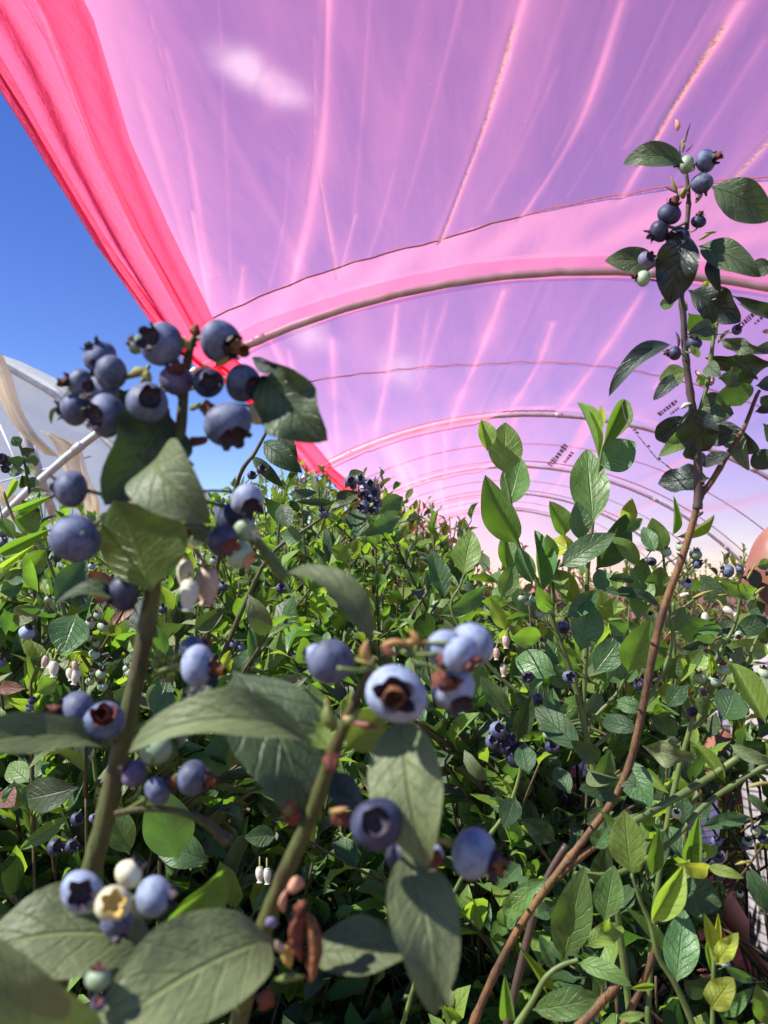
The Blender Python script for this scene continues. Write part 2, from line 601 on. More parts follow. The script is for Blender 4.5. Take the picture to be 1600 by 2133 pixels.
LOW = []
for i in range(6):
    V, Fc, UV = leaf_arrays(4, 2, [0.4, 1.0, 1.5, 0.7, -0.5, 1.9][i], [0.35, 0.2, 0.4, 0.8, 0.4, 0.25][i], 0.10, seed=50 + i)
    LOW.append((V, Fc, UV))
LOWME = {}


def low_leaf(i, material):
    if (i, material) not in LOWME:
        V, Fc, UV = LOW[i]
        LOWME[(i, material)] = mesh_from('leaf_blade', V, Fc, material, True, UV)
    return LOWME[(i, material)]


def orient(base, d, nrm, L, Wd):
    y = d.normalized()
    z = nrm - y * nrm.dot(y)
    if z.length < 1e-4:
        z = Vector((0.2, 0.9, 0.3)) - y * Vector((0.2, 0.9, 0.3)).dot(y)
    z.normalize()
    x = y.cross(z)
    M = Matrix.Identity(4)
    for r in range(3):
        M[r][0] = x[r] * Wd
        M[r][1] = y[r] * L
        M[r][2] = z[r] * L
        M[r][3] = base[r]
    return M


def place_leaf(root, bx, by, tx, ty, w, d0, d1, material, kind='flat', roll=0.0, lod=0, name='leaf', flip=False):
    """leaf from its base to its tip; w = width in photo pixels, roll = turn about its own axis (degrees)"""
    b, tp = at(bx, by, d0), at(tx, ty, d1)
    d = tp - b
    dm = 0.5 * (d0 + d1)
    view = (CAMP - (b + tp) * 0.5).normalized()
    nrm = view - d.normalized() * view.dot(d.normalized())
    nrm.normalize()
    if roll:
        nrm = Matrix.Rotation(math.radians(roll), 3, d.normalized()) @ nrm
    wd = w * dm / F / max(0.35, abs(math.cos(math.radians(roll))))
    if flip:
        nrm = -nrm
    M = orient(b, d, nrm, d.length, wd)
    M.translation -= root.location
    return link(name, hi_leaf(kind, material, lod), root, M)


# --- berries: unit-radius meshes with the calyx on +Z
def berry_arrays(seg, rings, seed):
    rng = random.Random(seed)
    V, Fc = [], []
    t0 = math.radians(31)
    for i in range(rings + 1):
        th = t0 + (math.pi - t0) * i / rings
        for k in range(seg):
            an = 2 * math.pi * k / seg
            r = math.sin(th)
            z = math.cos(th) * 0.86
            if i == 0:
                r *= 1.04
                z += 0.04
            r *= 1 + 0.03 * math.sin(2 * an + seed * 1.7 + th) + 0.022 * math.sin(3 * an + seed * 2.9)
            z += 0.03 * math.sin(an + seed * 2.2) * math.sin(th)
            if i == rings:
                r = 0.015
            V.append((r * math.cos(an), r * math.sin(an), z))
    # crater
    for rr, zz in ((0.36, 0.78), (0.28, 0.66), (0.10, 0.62)):
        for k in range(seg):
            an = 2 * math.pi * k / seg
            V.append((rr * math.cos(an), rr * math.sin(an), zz))
    def ring(a, b):
        for k in range(seg):
            k2 = (k + 1) % seg
            Fc.append((a * seg + k, a * seg + k2, b * seg + k2, b * seg + k))
    for i in range(rings):
        ring(i + 1, i)
    Fc.append(tuple(rings * seg + k for k in range(seg)))
    return V, Fc, seg, rings


def calyx_arrays(seed, flare, length, inner):
    """five ragged lobes around a sunken disc"""
    rng = random.Random(seed)
    V, Fc = [], []
    n = 5
    ph = rng.uniform(0, 1)
    for k in range(n):
        a = 2 * math.pi * k / n + ph
        half = math.pi / n * 0.86
        L = length * rng.uniform(0.75, 1.2)
        fl = flare * rng.uniform(0.6, 1.3)
        b = len(V)
        for s in (-1, 0, 1):
            V.append((0.52 * math.cos(a + s * half), 0.52 * math.sin(a + s * half), 0.78))
        r2 = 0.52 + L * 0.5 * fl
        z2 = 0.83 + L * 0.5
        for s in (-0.62, 0, 0.62):
            V.append((r2 * math.cos(a + s * half), r2 * math.sin(a + s * half), z2 + (0.03 if s else 0)))
        V.append(((0.52 + L * fl) * math.cos(a + rng.uniform(-.12, .12)), (0.52 + L * fl) * math.sin(a), 0.80 + L * rng.uniform(0.75, 1.0)))
        Fc += [(b, b + 1, b + 4, b + 3), (b + 1, b + 2, b + 5, b + 4), (b + 3, b + 4, b + 6), (b + 4, b + 5, b + 6)]
    # bowl
    seg = 16
    b = len(V)
    for rr, zz in ((0.54, 0.80), (0.44, 0.66), (0.28, 0.54), (0.12, 0.54), (0.05, 0.62)):
        for k in range(seg):
            an = 2 * math.pi * k / seg
            j = 1 + rng.uniform(-0.05, 0.05)
            V.append((rr * j * math.cos(an), rr * j * math.sin(an), zz))
    for i in range(4):
        for k in range(seg):
            k2 = (k + 1) % seg
            Fc.append((b + i * seg + k, b + i * seg + k2, b + (i + 1) * seg + k2, b + (i + 1) * seg + k))
    Fc.append(tuple(b + 4 * seg + k for k in range(seg)))
    return V, Fc


def dried_arrays(seed):
    """withered corolla: a crumpled little tube standing in the calyx"""
    rng = random.Random(seed)
    V, Fc = [], []
    seg, n = 9, 6
    for i in range(n):
        s = i / (n - 1)
        r0 = 0.20 + 0.16 * math.sin(s * 2.4)
        for k in range(seg):
            an = 2 * math.pi * k / seg
            r = r0 * rng.uniform(0.7, 1.25)
            V.append((r * math.cos(an) + 0.12 * s, r * math.sin(an), 0.66 + s * 0.66 + rng.uniform(-.06, .06) + (rng.uniform(0, .3) if i == n - 1 else 0)))
    for i in range(n - 1):
        for k in range(seg):
            k2 = (k + 1) % seg
            Fc.append((i * seg + k, i * seg + k2, (i + 1) * seg + k2, (i + 1) * seg + k))
    Fc.append(tuple(reversed(range(seg))))
    return V, Fc


BM, CX, DR = {}, {}, {}


def berry_mesh(material, lod, var=0):
    k = (material, lod, var)
    if k not in BM:
        V, Fc, _, _ = berry_arrays(*((28, 16) if lod == 0 else (12, 7)), var)
        nk = 28 * 17 if lod == 0 else 12 * 8
        BM[k] = mesh_from('berry_skin', V[:nk], Fc, material)
    return BM[k]


def calyx_mesh(material, i):
    k = (material, i)
    if k not in CX:
        V, Fc = calyx_arrays(i * 3 + 1, [0.45, 0.9, 0.15, 0.6][i % 4], [0.34, 0.26, 0.40, 0.50][i % 4], 0)
        CX[k] = mesh_from('calyx_lobes', V, Fc, material)
    return CX[k]


def dried_mesh(material, i):
    k = (material, i)
    if k not in DR:
        V, Fc = dried_arrays(i + 7)
        DR[k] = mesh_from('dried_petals', V, Fc, material)
    return DR[k]


BCOUNT = [0]


def place_berry(root, px, py, r, d, cal=(0, 0.3, 1), material='berry_blue', calyx='calyx_dark', dried=None, node=None, lod=0, stalk='stalk_green'):
    """berry at a photo pixel, radius in pixels; cal = where its calyx points (camera space); node = (px, py, d) where its stalk starts"""
    BCOUNT[0] += 1
    rng = random.Random(BCOUNT[0])
    c = at(px, py, d)
    R = r * d / F
    v = (CAMP - c).normalized()                 # calyx direction is given as seen from the lens
    rx = (RIGHT - v * RIGHT.dot(v)).normalized()
    cd = (rx * cal[0] + v.cross(rx) * cal[1] + v * cal[2]).normalized()
    return berry_world(root, c, R, cd, material, calyx, dried, at(*node) if node else None, lod, stalk, rng)


def berry_world(root, c, R, cd, material, calyx, dried, node, lod, stalk, rng):
    q = cd.to_track_quat('Z', 'Y').to_matrix().to_4x4() @ Matrix.Rotation(rng.uniform(0, 6.28), 4, 'Z')
    sx = rng.uniform(0.94, 1.06)
    M = Matrix.Translation(c - root.location) @ q @ Matrix.Diagonal((R * sx, R / sx, R * rng.uniform(0.90, 1.04), 1))
    o = link('berry', berry_mesh(material, lod, rng.randrange(4)), root, M)
    link('calyx', calyx_mesh(calyx, rng.randrange(4)), o)
    if dried:
        link('dried_flower', dried_mesh(dried, rng.randrange(3)), o)
    if node is not None:
        b = c - cd * R * 0.86
        mid = (b + node) * 0.5 - cd * R * 0.35
        P, Rr = smooth_path([b, mid, node], [R * 0.12, R * 0.10, R * 0.15], 3)
        Mi = (Matrix.Translation(root.location) @ M).inverted()
        V, Fc = tube([Mi @ p for p in P], [1.0 * 0 + rr / R for rr in Rr], 6)
        link('pedicel', mesh_from('pedicel', V, Fc, stalk), o)
    return o


def bell_flower(root, px, py, lpx, d, material, ddir=(0.05, -1, 0.1), node=None):
    """little urn-shaped blossom hanging by its stalk"""
    c = at(px, py, d)
    L = lpx * d / F
    prof = [(0.08, 0.0), (0.20, 0.06), (0.28, 0.25), (0.29, 0.50), (0.24, 0.74), (0.15, 0.90), (0.19, 1.0), (0.23, 1.03)]
    seg = 12
    V, Fc = [], []
    for r, z in prof:
        for k in range(seg):
            an = 2 * math.pi * k / seg
            f = 1 + 0.09 * math.cos(5 * an)
            V.append((r * f * math.cos(an), r * f * math.sin(an), z))
    for i in range(len(prof) - 1):
        for k in range(seg):
            k2 = (k + 1) % seg
            Fc.append((i * seg + k, i * seg + k2, (i + 1) * seg + k2, (i + 1) * seg + k))
    Fc.append(tuple(reversed(range(seg))))
    q = cdir(*ddir).to_track_quat('Z', 'Y').to_matrix().to_4x4()
    M = Matrix.Translation(c - root.location) @ q @ Matrix.Diagonal((L, L, L, 1))
    o = link('flower', mesh_from('petals', V, Fc, material), root, M)
    V, Fc = calyx_arrays(3, 0.7, 0.2, 0)
    V = [(x * 0.36, y * 0.36, (0.80 - z) * 0.3 + 0.06) for x, y, z in V]
    link('sepals', mesh_from('sepals', V, Fc, 'stalk_green'), o)
    if node:
        P, Rr = smooth_path([c, (c + at(*node)) * 0.5 + UPV * L * 0.2, at(*node)], [L * 0.06] * 3, 3)
        Mi = (Matrix.Translation(root.location) @ M).inverted()
        V, Fc = tube([Mi @ p for p in P], [rr / L for rr in Rr], 6)
        link('pedicel', mesh_from('pedicel', V, Fc, 'stalk_yellow'), o)
    return o


def bud(root, px, py, lpx, d, material, ddir=(0, 1, 0.2), fat=0.5, name='bud'):
    c = at(px, py, d)
    L = lpx * d / F
    rng = random.Random(int(px * 7 + py))
    prof = [(0.22, 0), (0.55, 0.10), (0.85, 0.25), (1.0, 0.42), (0.9, 0.58), (0.72, 0.74), (0.45, 0.88), (0.10, 1.0)]
    seg = 10
    V, Fc = [], []
    crump = 0.48 if material.startswith(('dried', 'calyx')) else 0.12
    bx, by = rng.uniform(-.14, .14), rng.uniform(-.14, .14)
    tw = rng.uniform(-1.5, 1.5)
    flat = rng.uniform(0.55, 0.9)
    for r, z in prof:
        for k in range(seg):
            an = 2 * math.pi * k / seg
            rr = r * fat * 0.5 * (1 + crump * math.cos(3 * an + tw * z * 3) + rng.uniform(-crump, crump) * .6)
            a3 = an + tw * z
            V.append((rr * math.cos(a3) + bx * math.sin(z * 3.1), rr * flat * math.sin(a3) + by * math.sin(z * 2.6), z + rng.uniform(-.03, .03)))
    for i in range(len(prof) - 1):
        for k in range(seg):
            k2 = (k + 1) % seg
            Fc.append((i * seg + k, i * seg + k2, (i + 1) * seg + k2, (i + 1) * seg + k))
    Fc.append(tuple(reversed(range(seg))))
    Fc.append(tuple((len(prof) - 1) * seg + k for k in range(seg)))
    q = cdir(*ddir).to_track_quat('Z', 'Y').to_matrix().to_4x4()
    M = Matrix.Translation(c - root.location) @ q @ Matrix.Diagonal((L, L, L, 1))
    return link(name, mesh_from('bud_shape', V, Fc, material), root, M)


def cane(root, pts, radii, material, name='cane', sides=10, sub=5, seed=1, parent=None):
    rng = random.Random(seed)
    P, R = smooth_path(pts, radii, sub)
    V, Fc = tube([p - root.location for p in P], knobbly(P, R, rng, 0.07), sides)
    return link(name, mesh_from(name, V, Fc, material), parent or root)


def pxcane(root, pts, wpx, d, material, name='cane', to_ground=False, seed=1, sides=10):
    """cane through photo pixels: pts = (x, y[, depth]); wpx = widths in pixels"""
    W3 = [at(p[0], p[1], p[2] if len(p) > 2 else d) for p in pts]
    if not isinstance(wpx, (list, tuple)):
        wpx = [wpx] * len(pts)
    Rr = [0.5 * w * (p[2] if len(p) > 2 else d) / F for w, p in zip(wpx, pts)]
    rng = random.Random(seed)
    P, R = smooth_path(W3, Rr, 5)
    if to_ground:                       # carry the stem on, out of the picture, down to the bush's foot
        b = root.location
        last = P[-1]
        foot = Vector((b.x + 0.02 * math.sin(seed * 2.1), b.y + 0.02 * math.cos(seed * 1.7), -0.02))
        dist = (foot - last).length
        c1 = last + (P[-1] - P[-2]).normalized() * dist * 0.35
        r0 = R[-1]
        for k in range(1, 21):
            q = k / 20
            P.append(last * (1 - q) ** 2 + c1 * (2 * q * (1 - q)) + foot * q * q)
            R.append(r0 * (1 + 0.3 * q))
    V, Fc = tube([p - root.location for p in P], knobbly(P, R, rng, 0.07), sides)
    return link(name, mesh_from(name, V, Fc, material), root)


# ------------------------------------------------------------------ ground
gv, gf = [], []
NG = 60
rng = random.Random(3)
xs = [-60 + 120 * i / NG for i in range(NG + 1)]
ys = [-20 + 140 * i / NG for i in range(NG + 1)]
fine = [-4 + 8 * i / 80 for i in range(81)]
xs = sorted(set([x for x in xs if abs(x) > 4] + fine))
ys = sorted(set([y for y in ys if not (-1 < y < 9)] + [-1 + 10 * i / 100 for i in range(101)]))
for y in ys:
    for x in xs:
        z = 0.0
        if abs(x) <= 4 and -1 < y < 9:
            z = rng.uniform(-0.02, 0.02) + 0.02 * math.sin(x * 5 + y * 3)
        gv.append((x, y, z))
nx = len(xs)
for j in range(len(ys) - 1):
    for i in range(nx - 1):
        a = j * nx + i
        gf.append((a, a + 1, a + nx + 1, a + nx))
ground = link('ground', mesh_from('ground', gv, gf, 'soil'))
ground['kind'] = 'structure'
ground['label'] = 'reddish brown bare soil of the field'

# ------------------------------------------------------------------ pink polythene tunnel
XC, RR, ZC = 0.45, 4.60, -1.33
HOOPS = [4.5 + 4.05 * k for k in range(5)]


def arch_z(x):
    return ZC + math.sqrt(max(0.0, RR * RR - (x - XC) ** 2))


def film_hit(px, py):
    """where the ray through a photo pixel meets the film vault"""
    d = (at(px, py, 1.0) - CAMP)
    tt = 0.5
    prev = 0.5
    while tt < 60:
        p = CAMP + d * tt
        if abs(p.x - XC) < RR and p.z > arch_z(p.x):
            lo, hi = prev, tt
            for _ in range(30):
                m_ = 0.5 * (lo + hi)
                q = CAMP + d * m_
                if q.z > arch_z(q.x):
                    hi = m_
                else:
                    lo = m_
            return CAMP + d * lo
        prev = tt
        tt += 0.05
    return CAMP + d * tt


tunnel = thing('polytunnel', 'pink polythene tunnel on steel hoops over the blueberry rows', 'polytunnel', (XC, HOOPS[0], 0))
TL = tunnel.location


def hoop(y, parent, xc, rr, zc, r, a0=-0.30, a1=math.pi + 0.30, material='steel', seed=0, name='hoop'):
    pts = []
    n = 56
    for i in range(n + 1):
        a = a0 + (a1 - a0) * i / n
        p = Vector((xc + rr * math.cos(a), y, zc + rr * math.sin(a)))
        if p.z > -0.05:
            pts.append(p - parent.location)
    V, Fc = tube(pts, [r] * len(pts), 10)
    return link(name, mesh_from('hoop', V, Fc, material), parent)


for i, y in enumerate(HOOPS):
    hp = hoop(y, tunnel, XC, RR - 0.055, ZC, 0.0235)
    if i < 3:
        for a in (0.75, 1.02, 1.46, 1.95, 2.22):          # joint sleeves
            a += 0.03 * i
            q = [Vector((XC + (RR - 0.055) * math.cos(a + k * 0.008), y, ZC + (RR - 0.055) * math.sin(a + k * 0.008))) - TL for k in (-1, 0, 1)]
            V, Fc = tube(q, [0.027, 0.0285, 0.027], 10)
            link('joint_sleeve', mesh_from('joint_sleeve', V, Fc, 'steel'), hp)

# folds in the near film spans, traced as lines on the vault
FOLDS0 = [
    ([(684, -60), (674, 220), (648, 400), (608, 580)], 17, 0.75, 0),
    ([(664, 330), (684, 450), (704, 572)], 7, 0.55, 0.35),
    ([(1090, -20), (1003, 255), (914, 495)], 13, 0.75, 0),
    ([(1072, 30), (996, 275), (914, 495)], 7, 0.6, 1.0),
    ([(1292, -20), (1200, 240), (1078, 447)], 13, 0.70, 0),
    ([(1485, -20), (1375, 160), (1300, 280)], 11, 0.38, 0),
    ([(1540, -20), (1405, 190), (1288, 398)], 20, 0.85, 0),
    ([(1505, 30), (1400, 195), (1330, 320)], 13, 0.8, 1.0),
    ([(1620, 245), (1508, 370)], 10, 0.7, 0.7),
    ([(345, 90), (395, 300), (436, 560)], 15, 0.38, 0),
    ([(740, 425), (704, 572)], 7, 0.5, 0),
    ([(505, 540), (498, 640)], 8, 0.5, 0),
    ([(400, 420), (440, 640)], 9, 0.75, 0),
    ([(250, 60), (330, 300), (420, 610)], 20, 0.45, 0),
    ([(560, -20), (560, 220)], 26, 0.10, 0),
    ([(880, -20), (820, 300)], 30, 0.14, 0),
    ([(1075, 60), (1000, 262), (916, 492)], 3.2, 0.9, 0),
    ([(1508, 30), (1404, 190), (1330, 320)], 3.5, 0.9, 1.0),
    ([(655, 60), (655, 260), (640, 400)], 3, 0.4, 0.2),
    ([(455, -20), (470, 300), (480, 560)], 5, 0.16, 0),
    ([(770, -20), (750, 260), (730, 480)], 5, 0.18, 0),
    ([(960, -20), (900, 200), (840, 420)], 6, 0.2, 0),
    ([(1160, 120), (1090, 270), (1010, 430)], 5, 0.2, 0),
    ([(1250, 100), (1150, 300)], 4, 0.22, 0),
    ([(1400, -20), (1290, 200), (1180, 390)], 7, 0.22, 0),
    ([(1590, 60), (1480, 230), (1400, 360)], 6, 0.25, 0),
    ([(600, 300), (590, 450), (560, 590)], 5, 0.2, 0),
    ([(820, 330), (790, 450), (760, 540)], 5, 0.22, 0),
    ([(300, -20), (380, 280), (440, 600)], 4, 0.4, 0),
    ([(1180, -20), (1060, 330)], 22, 0.13, 0),
]
FOLDS1 = [
    ([(826, 630), (806, 770), (776, 915)], 9, 0.7, 0),
    ([(1048, 600), (985, 755), (931, 882)], 10, 0.75, 0),
    ([(1150, 660), (1112, 760), (1056, 862)], 9, 0.75, 0),
    ([(1340, 600), (1215, 780), (1150, 880)], 9, 0.75, 0),
    ([(1480, 620), (1360, 800)], 9, 0.6, 0),
    ([(690, 700), (702, 930)], 9, 0.5, 0),
    ([(555, 690), (640, 850), (690, 940)], 10, 0.8, 0),
    ([(600, 720), (640, 930)], 9, 0.5, 0),
    ([(890, 640), (870, 780)], 9, 0.25, 0),
    ([(930, 620), (870, 800)], 9, 0.3, 0),
    ([(1600, 720), (1500, 830)], 9, 0.6, 0),
]


def roll_left(y):
    return float(np.interp(y, [1.5, 2.1, 3.0, 4.14, 4.5, 4.6, 6.2, 8.5, 8.65, 12], [-1.25, -1.33, -1.48, -1.62, -1.62, -1.56, -1.62, -1.84, -1.70, -1.85]))


def roll_right(y):
    return float(np.interp(y, [1.5, 1.9, 2.4, 3.0, 4.07, 4.5, 6.15, 8.5, 12], [-0.95, -0.99, -1.11, -1.21, -1.37, -1.40, -1.47, -1.58, -1.6]))


def rope_y(x):
    return float(np.interp(x, [-1.4, -0.2, 1.18, 3.0], [4.02, 3.95, 3.42, 3.0]))


def film_edge_x(y):
    """left edge of the flat film, where it runs into the gathered roll"""
    return roll_right(y) - 0.12


def film_panel(y0, y1, nx_, ny_, folds, seed, band=0.6):
    rng = random.Random(seed)
    x1 = XC + 4.38
    tab = []
    for pts, wpx, st, gr in folds:
        P = [film_hit(*p) for p in pts]
        P2, _ = smooth_path(P, [1] * len(P), 6)
        tab.append((np.array([(p.x, p.y) for p in P2]), wpx, st, gr))
    V = np.zeros(((nx_ + 1) * (ny_ + 1), 3))
    xs_ = np.zeros((ny_ + 1, nx_ + 1))
    yy_ = np.zeros_like(xs_)
    for j in range(ny_ + 1):
        y = y0 + (y1 - y0) * j / ny_
        xl = film_edge_x(y)
        al, ar = math.acos((xl - XC) / RR), math.acos((x1 - XC) / RR)
        for i in range(nx_ + 1):
            q = i / nx_
            q = 0.55 * q + 0.45 * q ** 3
            a = al + (ar - al) * q
            xs_[j, i] = XC + RR * math.cos(a)
            yy_[j, i] = y
    thick = np.zeros_like(xs_)
    grime = np.zeros_like(xs_)
    dz = np.zeros_like(xs_)
    for P, wpx, st, gr in tab:
        best = np.full(xs_.shape, 1e9)
        for k in range(len(P) - 1):
            a, b = P[k], P[k + 1]
            ab = b - a
            tt = np.clip(((xs_ - a[0]) * ab[0] + (yy_ - a[1]) * ab[1]) / max(1e-9, ab @ ab), 0, 1)
            dd = np.hypot(xs_ - a[0] - tt * ab[0], (yy_ - a[1] - tt * ab[1]))
            best = np.minimum(best, dd)
        wm = wpx * yy_ / F * 0.62 * (0.75 + 0.5 * np.clip((yy_ - y0) / (y1 - y0), 0, 1) * 0 + 0.25 * np.sin(yy_ * 3 + wpx))
        g = np.exp(-(best / wm) ** 2)
        along = 0.72 + 0.28 * np.sin(yy_ * 5.1 + wpx) * np.sin(yy_ * 2.3 + 2 * wpx)
        soft = np.exp(-(best / (wm * 3.6)) ** 2)
        thick = np.maximum(thick, st * along * np.clip(0.62 * g + 0.42 * soft, 0, 1))
        dz -= 0.006 * st * np.exp(-(best / (wm * 1.3)) ** 2)
        if gr:
            grime = np.maximum(grime, gr * np.exp(-(best / (wm * 0.75)) ** 2))
    if not folds:
        for k in range(16):
            xc_ = rng.uniform(-1.5, 4.5)
            sl = rng.uniform(-0.06, 0.02)
            w_ = rng.uniform(0.02, 0.06)
            g = np.exp(-((xs_ - xc_ - sl * (yy_ - y0)) / w_) ** 2)
            thick = np.maximum(thick, rng.uniform(0.4, 0.8) * g)
            dz -= 0.008 * g
    # wider soft waves and the pull towards the hoops
    for k in range(26):
        xc_ = rng.uniform(-1.4, 4.5)
        w_ = rng.uniform(0.02, 0.22)
        s_ = rng.uniform(-0.16, 0.02)
        g = np.exp(-((xs_ - xc_ - s_ * (yy_ - y1)) / w_) ** 2)
        thick += rng.uniform(0.03, 0.12) * g
        dz += 0.004 * g
    e = np.clip((yy_ - (y1 - 1.3)) / 1.3, 0, 1)
    thick = np.maximum(thick, 0.05) + 0.20 * e ** 2 + (0.0 if folds is FOLDS0 else 0.06 if folds else 0.22)
    if folds is not FOLDS0:
        sg = np.clip((0.42 - xs_) / 0.5, 0, 1)
        dz -= 0.13 * sg * sg * (3 - 2 * sg) * e ** 2
    lap = (yy_ > y1 - band) if folds is not FOLDS0 else (yy_ > np.interp(xs_, [-1.4, -0.2, 1.18, 3.0], [4.02, 3.95, 3.42, 3.0]))
    thick = np.where(lap, np.maximum(thick, 0.55 + 0.16 * np.sin(xs_ * 17 + yy_ * 9) * np.sin(xs_ * 5.3 + 1)), thick)
    # gathered towards the left edge
    ed = np.clip(1 - (xs_ - xs_[:, :1]) / 0.5, 0, 1)
    thick = np.clip(np.maximum(thick, 0.85 * ed ** 1.8), 0, 1)
    zz = ZC + np.sqrt(np.maximum(0, RR ** 2 - (xs_ - XC) ** 2)) + dz - 0.05 * np.sin(np.clip((yy_ - y0) / (y1 - y0), 0, 1) * math.pi)
    V = np.stack([xs_ - TL.x, yy_ - TL.y, zz - TL.z], axis=-1).reshape(-1, 3)
    Fc = []
    for j in range(ny_):
        for i in range(nx_):
            a = j * (nx_ + 1) + i
            Fc.append((a, a + 1, a + nx_ + 2, a + nx_ + 1))
    me = mesh_from('film_panel', V, Fc, 'film_pink')
    for nm, arr in (('thick', thick), ('grime', grime)):
        at_ = me.attributes.new(nm, 'FLOAT', 'POINT')
        at_.data.foreach_set('value', arr.astype(np.float32).ravel())
    return link('film_panel', me, tunnel)


panels = [film_panel(1.70, HOOPS[0] + 0.26, 760, 200, FOLDS0, 1, 0.62)]
panels.append(film_panel(HOOPS[0] - 0.12, HOOPS[1] + 0.05, 420, 110, FOLDS1, 2, 0.25))
for k in range(1, len(HOOPS) - 1):
    panels.append(film_panel(HOOPS[k] + 0.06, HOOPS[k + 1] + 0.05, 140, 16, [], 10 + k, 0.3))


# far end of the tunnel closed with an added sheet sloped to catch sun
ev, ef = [], []
for i in range(41):
    a = 0.30 + (math.pi - 0.60) * i / 40
    for j in range(9):
        ev.append((XC + RR * math.cos(a) - TL.x, HOOPS[-1] + 5.0 * (1 - j / 8) + 0.1 * math.sin(i * .9) - TL.y, (ZC + RR * math.sin(a)) * j / 8))
for i in range(40):
    for j in range(8):
        a = i * 9 + j
        ef.append((a, a + 1, a + 10, a + 9))
eme = mesh_from('end_film', ev, ef, 'film_pink')
eme.attributes.new('thick', 'FLOAT', 'POINT').data.foreach_set('value', np.full(len(ev), 0.55, dtype=np.float32))
eme.attributes.new('grime', 'FLOAT', 'POINT')
link('end_film', eme, tunnel)


def rope(y_of, parent, r, name='rope', a0=0.35, a1=2.05, mat_='twine', wob=0.0, sub=90, lift=-0.035):
    pts = []
    for i in range(sub + 1):
        a = a0 + (a1 - a0) * i / sub
        x = XC + RR * math.cos(a)
        rr = RR + lift + wob * math.sin(i * 2.3)
        pts.append(Vector((XC + rr * math.cos(a), y_of(x), ZC + rr * math.sin(a))) - parent.location)
    V, Fc = tube(pts, [r] * len(pts), 6)
    return link(name, mesh_from('rope', V, Fc, mat_), parent)


rope(rope_y, tunnel, 0.0042, wob=0.004)
rope(lambda x: float(np.interp(x, [-1.3, -0.7, 0, 2.27, 4], [5.6, 6.1, 6.45, 6.75, 6.8])), tunnel, 0.006, wob=0.005)
rope(lambda x: HOOPS[1] - 0.10, tunnel, 0.006, wob=0.004, a0=1.5)
for k in range(1, 4):
    rope(lambda x: HOOPS[k] + 2.0, tunnel, 0.007, sub=40)
    rope(lambda x: HOOPS[k + 1] - 0.45, tunnel, 0.007, sub=40)


# film gathered into a thick pleated roll along the left edge
def film_roll(y0, y1, seed):
    rng = random.Random(seed)
    nu, nv = 70, 60
    V, Fc, th = [], [], []
    phs = [rng.uniform(0, 6) for _ in range(6)]
    for j in range(nu + 1):
        s = j / nu
        y = y0 + (y1 - y0) * s
        pinch = 0.62 + 0.38 * math.sin(min(1.0, max(0.0, s)) * math.pi) ** 0.7
        xr = roll_right(y)
        wd = xr - roll_left(y)
        for i in range(nv + 1):
            v = i / nv
            x = xr - wd * (1 - v) * 1.0
            zb = arch_z(x) - 0.045
            pl = 0.032 * pinch * math.sin(v * 2 * math.pi * 2.3 + phs[0] + 0.8 * math.sin(s * 3 + phs[1]))
            pl += 0.010 * math.sin(v * 2 * math.pi * 6.1 + phs[2] + 1.3 * math.sin(s * 4 + phs[3]))
            low = -0.035 * math.sin(v * math.pi) ** 0.8 * pinch
            tuck = 0.06 * max(0.0, 1 - v * 7)            # outer hem curls up and over
            x2 = x + 0.028 * math.cos(v * 2 * math.pi * 2.3 + phs[4])
            V.append((x2 - TL.x, y - TL.y, zb + pl + low + tuck - TL.z))
            th.append(min(1.0, 0.16 + 0.80 * (1 - v) ** 0.8 + 0.12 * math.sin(v * 17 + phs[5] + math.sin(s * 5))))
    for j in range(nu):
        for i in range(nv):
            a = j * (nv + 1) + i
            Fc.append((a, a + 1, a + nv + 2, a + nv + 1))
    me = mesh_from('film_roll', V, Fc, 'film_gathered')
    a_ = me.attributes.new('thick', 'FLOAT', 'POINT')
    a_.data.foreach_set('value', np.clip(np.array(th, dtype=np.float32), 0, 1))
    a_ = me.attributes.new('grime', 'FLOAT', 'POINT')
    return link('gathered_film', me, tunnel)


film_roll(1.70, HOOPS[0] + 0.02, 5)
for k in range(len(HOOPS) - 1):
    film_roll(HOOPS[k] + 0.03, HOOPS[k + 1] + 0.02, 6 + k)


def print_mark(px, py, ln, wd, ang, seed):
    """blurred maker's print on the film, set just below it: rows of short ink strokes"""
    rng = random.Random(seed)
    V, Fc = [], []
    ca, sa = math.cos(ang), math.sin(ang)
    for row, off in ((0, -wd * 0.32), (1, wd * 0.36)):
        x = -ln / 2 if row == 0 else -ln * 0.1
        while x < ln / 2 * (1 if row == 0 else 0.8):
            w_ = rng.uniform(3, 7)
            hgt = wd * (0.42 if row == 0 else 0.26) * rng.uniform(0.7, 1.1)
            b = len(V)
            for dx, dy in ((0, -hgt / 2), (w_, -hgt / 2), (w_, hgt / 2), (0, hgt / 2)):
                ux, uy = x + dx, off + dy
                p = film_hit(px + ux * ca - uy * sa, py + ux * sa + uy * ca)
                q = Vector((p.x, p.y, p.z - 0.022))
                yk = [h_ for h_ in HOOPS if h_ <= p.y]
                if yk:
                    q.z -= 0.05 * math.sin((p.y - yk[-1]) / 4.05 * math.pi)
                V.append(q - TL)
            Fc.append((b, b + 1, b + 2, b + 3))
            x += w_ + rng.uniform(1.5, 3)
    return link('print_mark', mesh_from('print_mark', V, Fc, 'print_ink', False), panels[2])


print_mark(1170, 945, 62, 30, -0.98, 1)
print_mark(1395, 842, 50, 22, -0.75, 2)
print_mark(1570, 650, 50, 24, -0.7, 3)

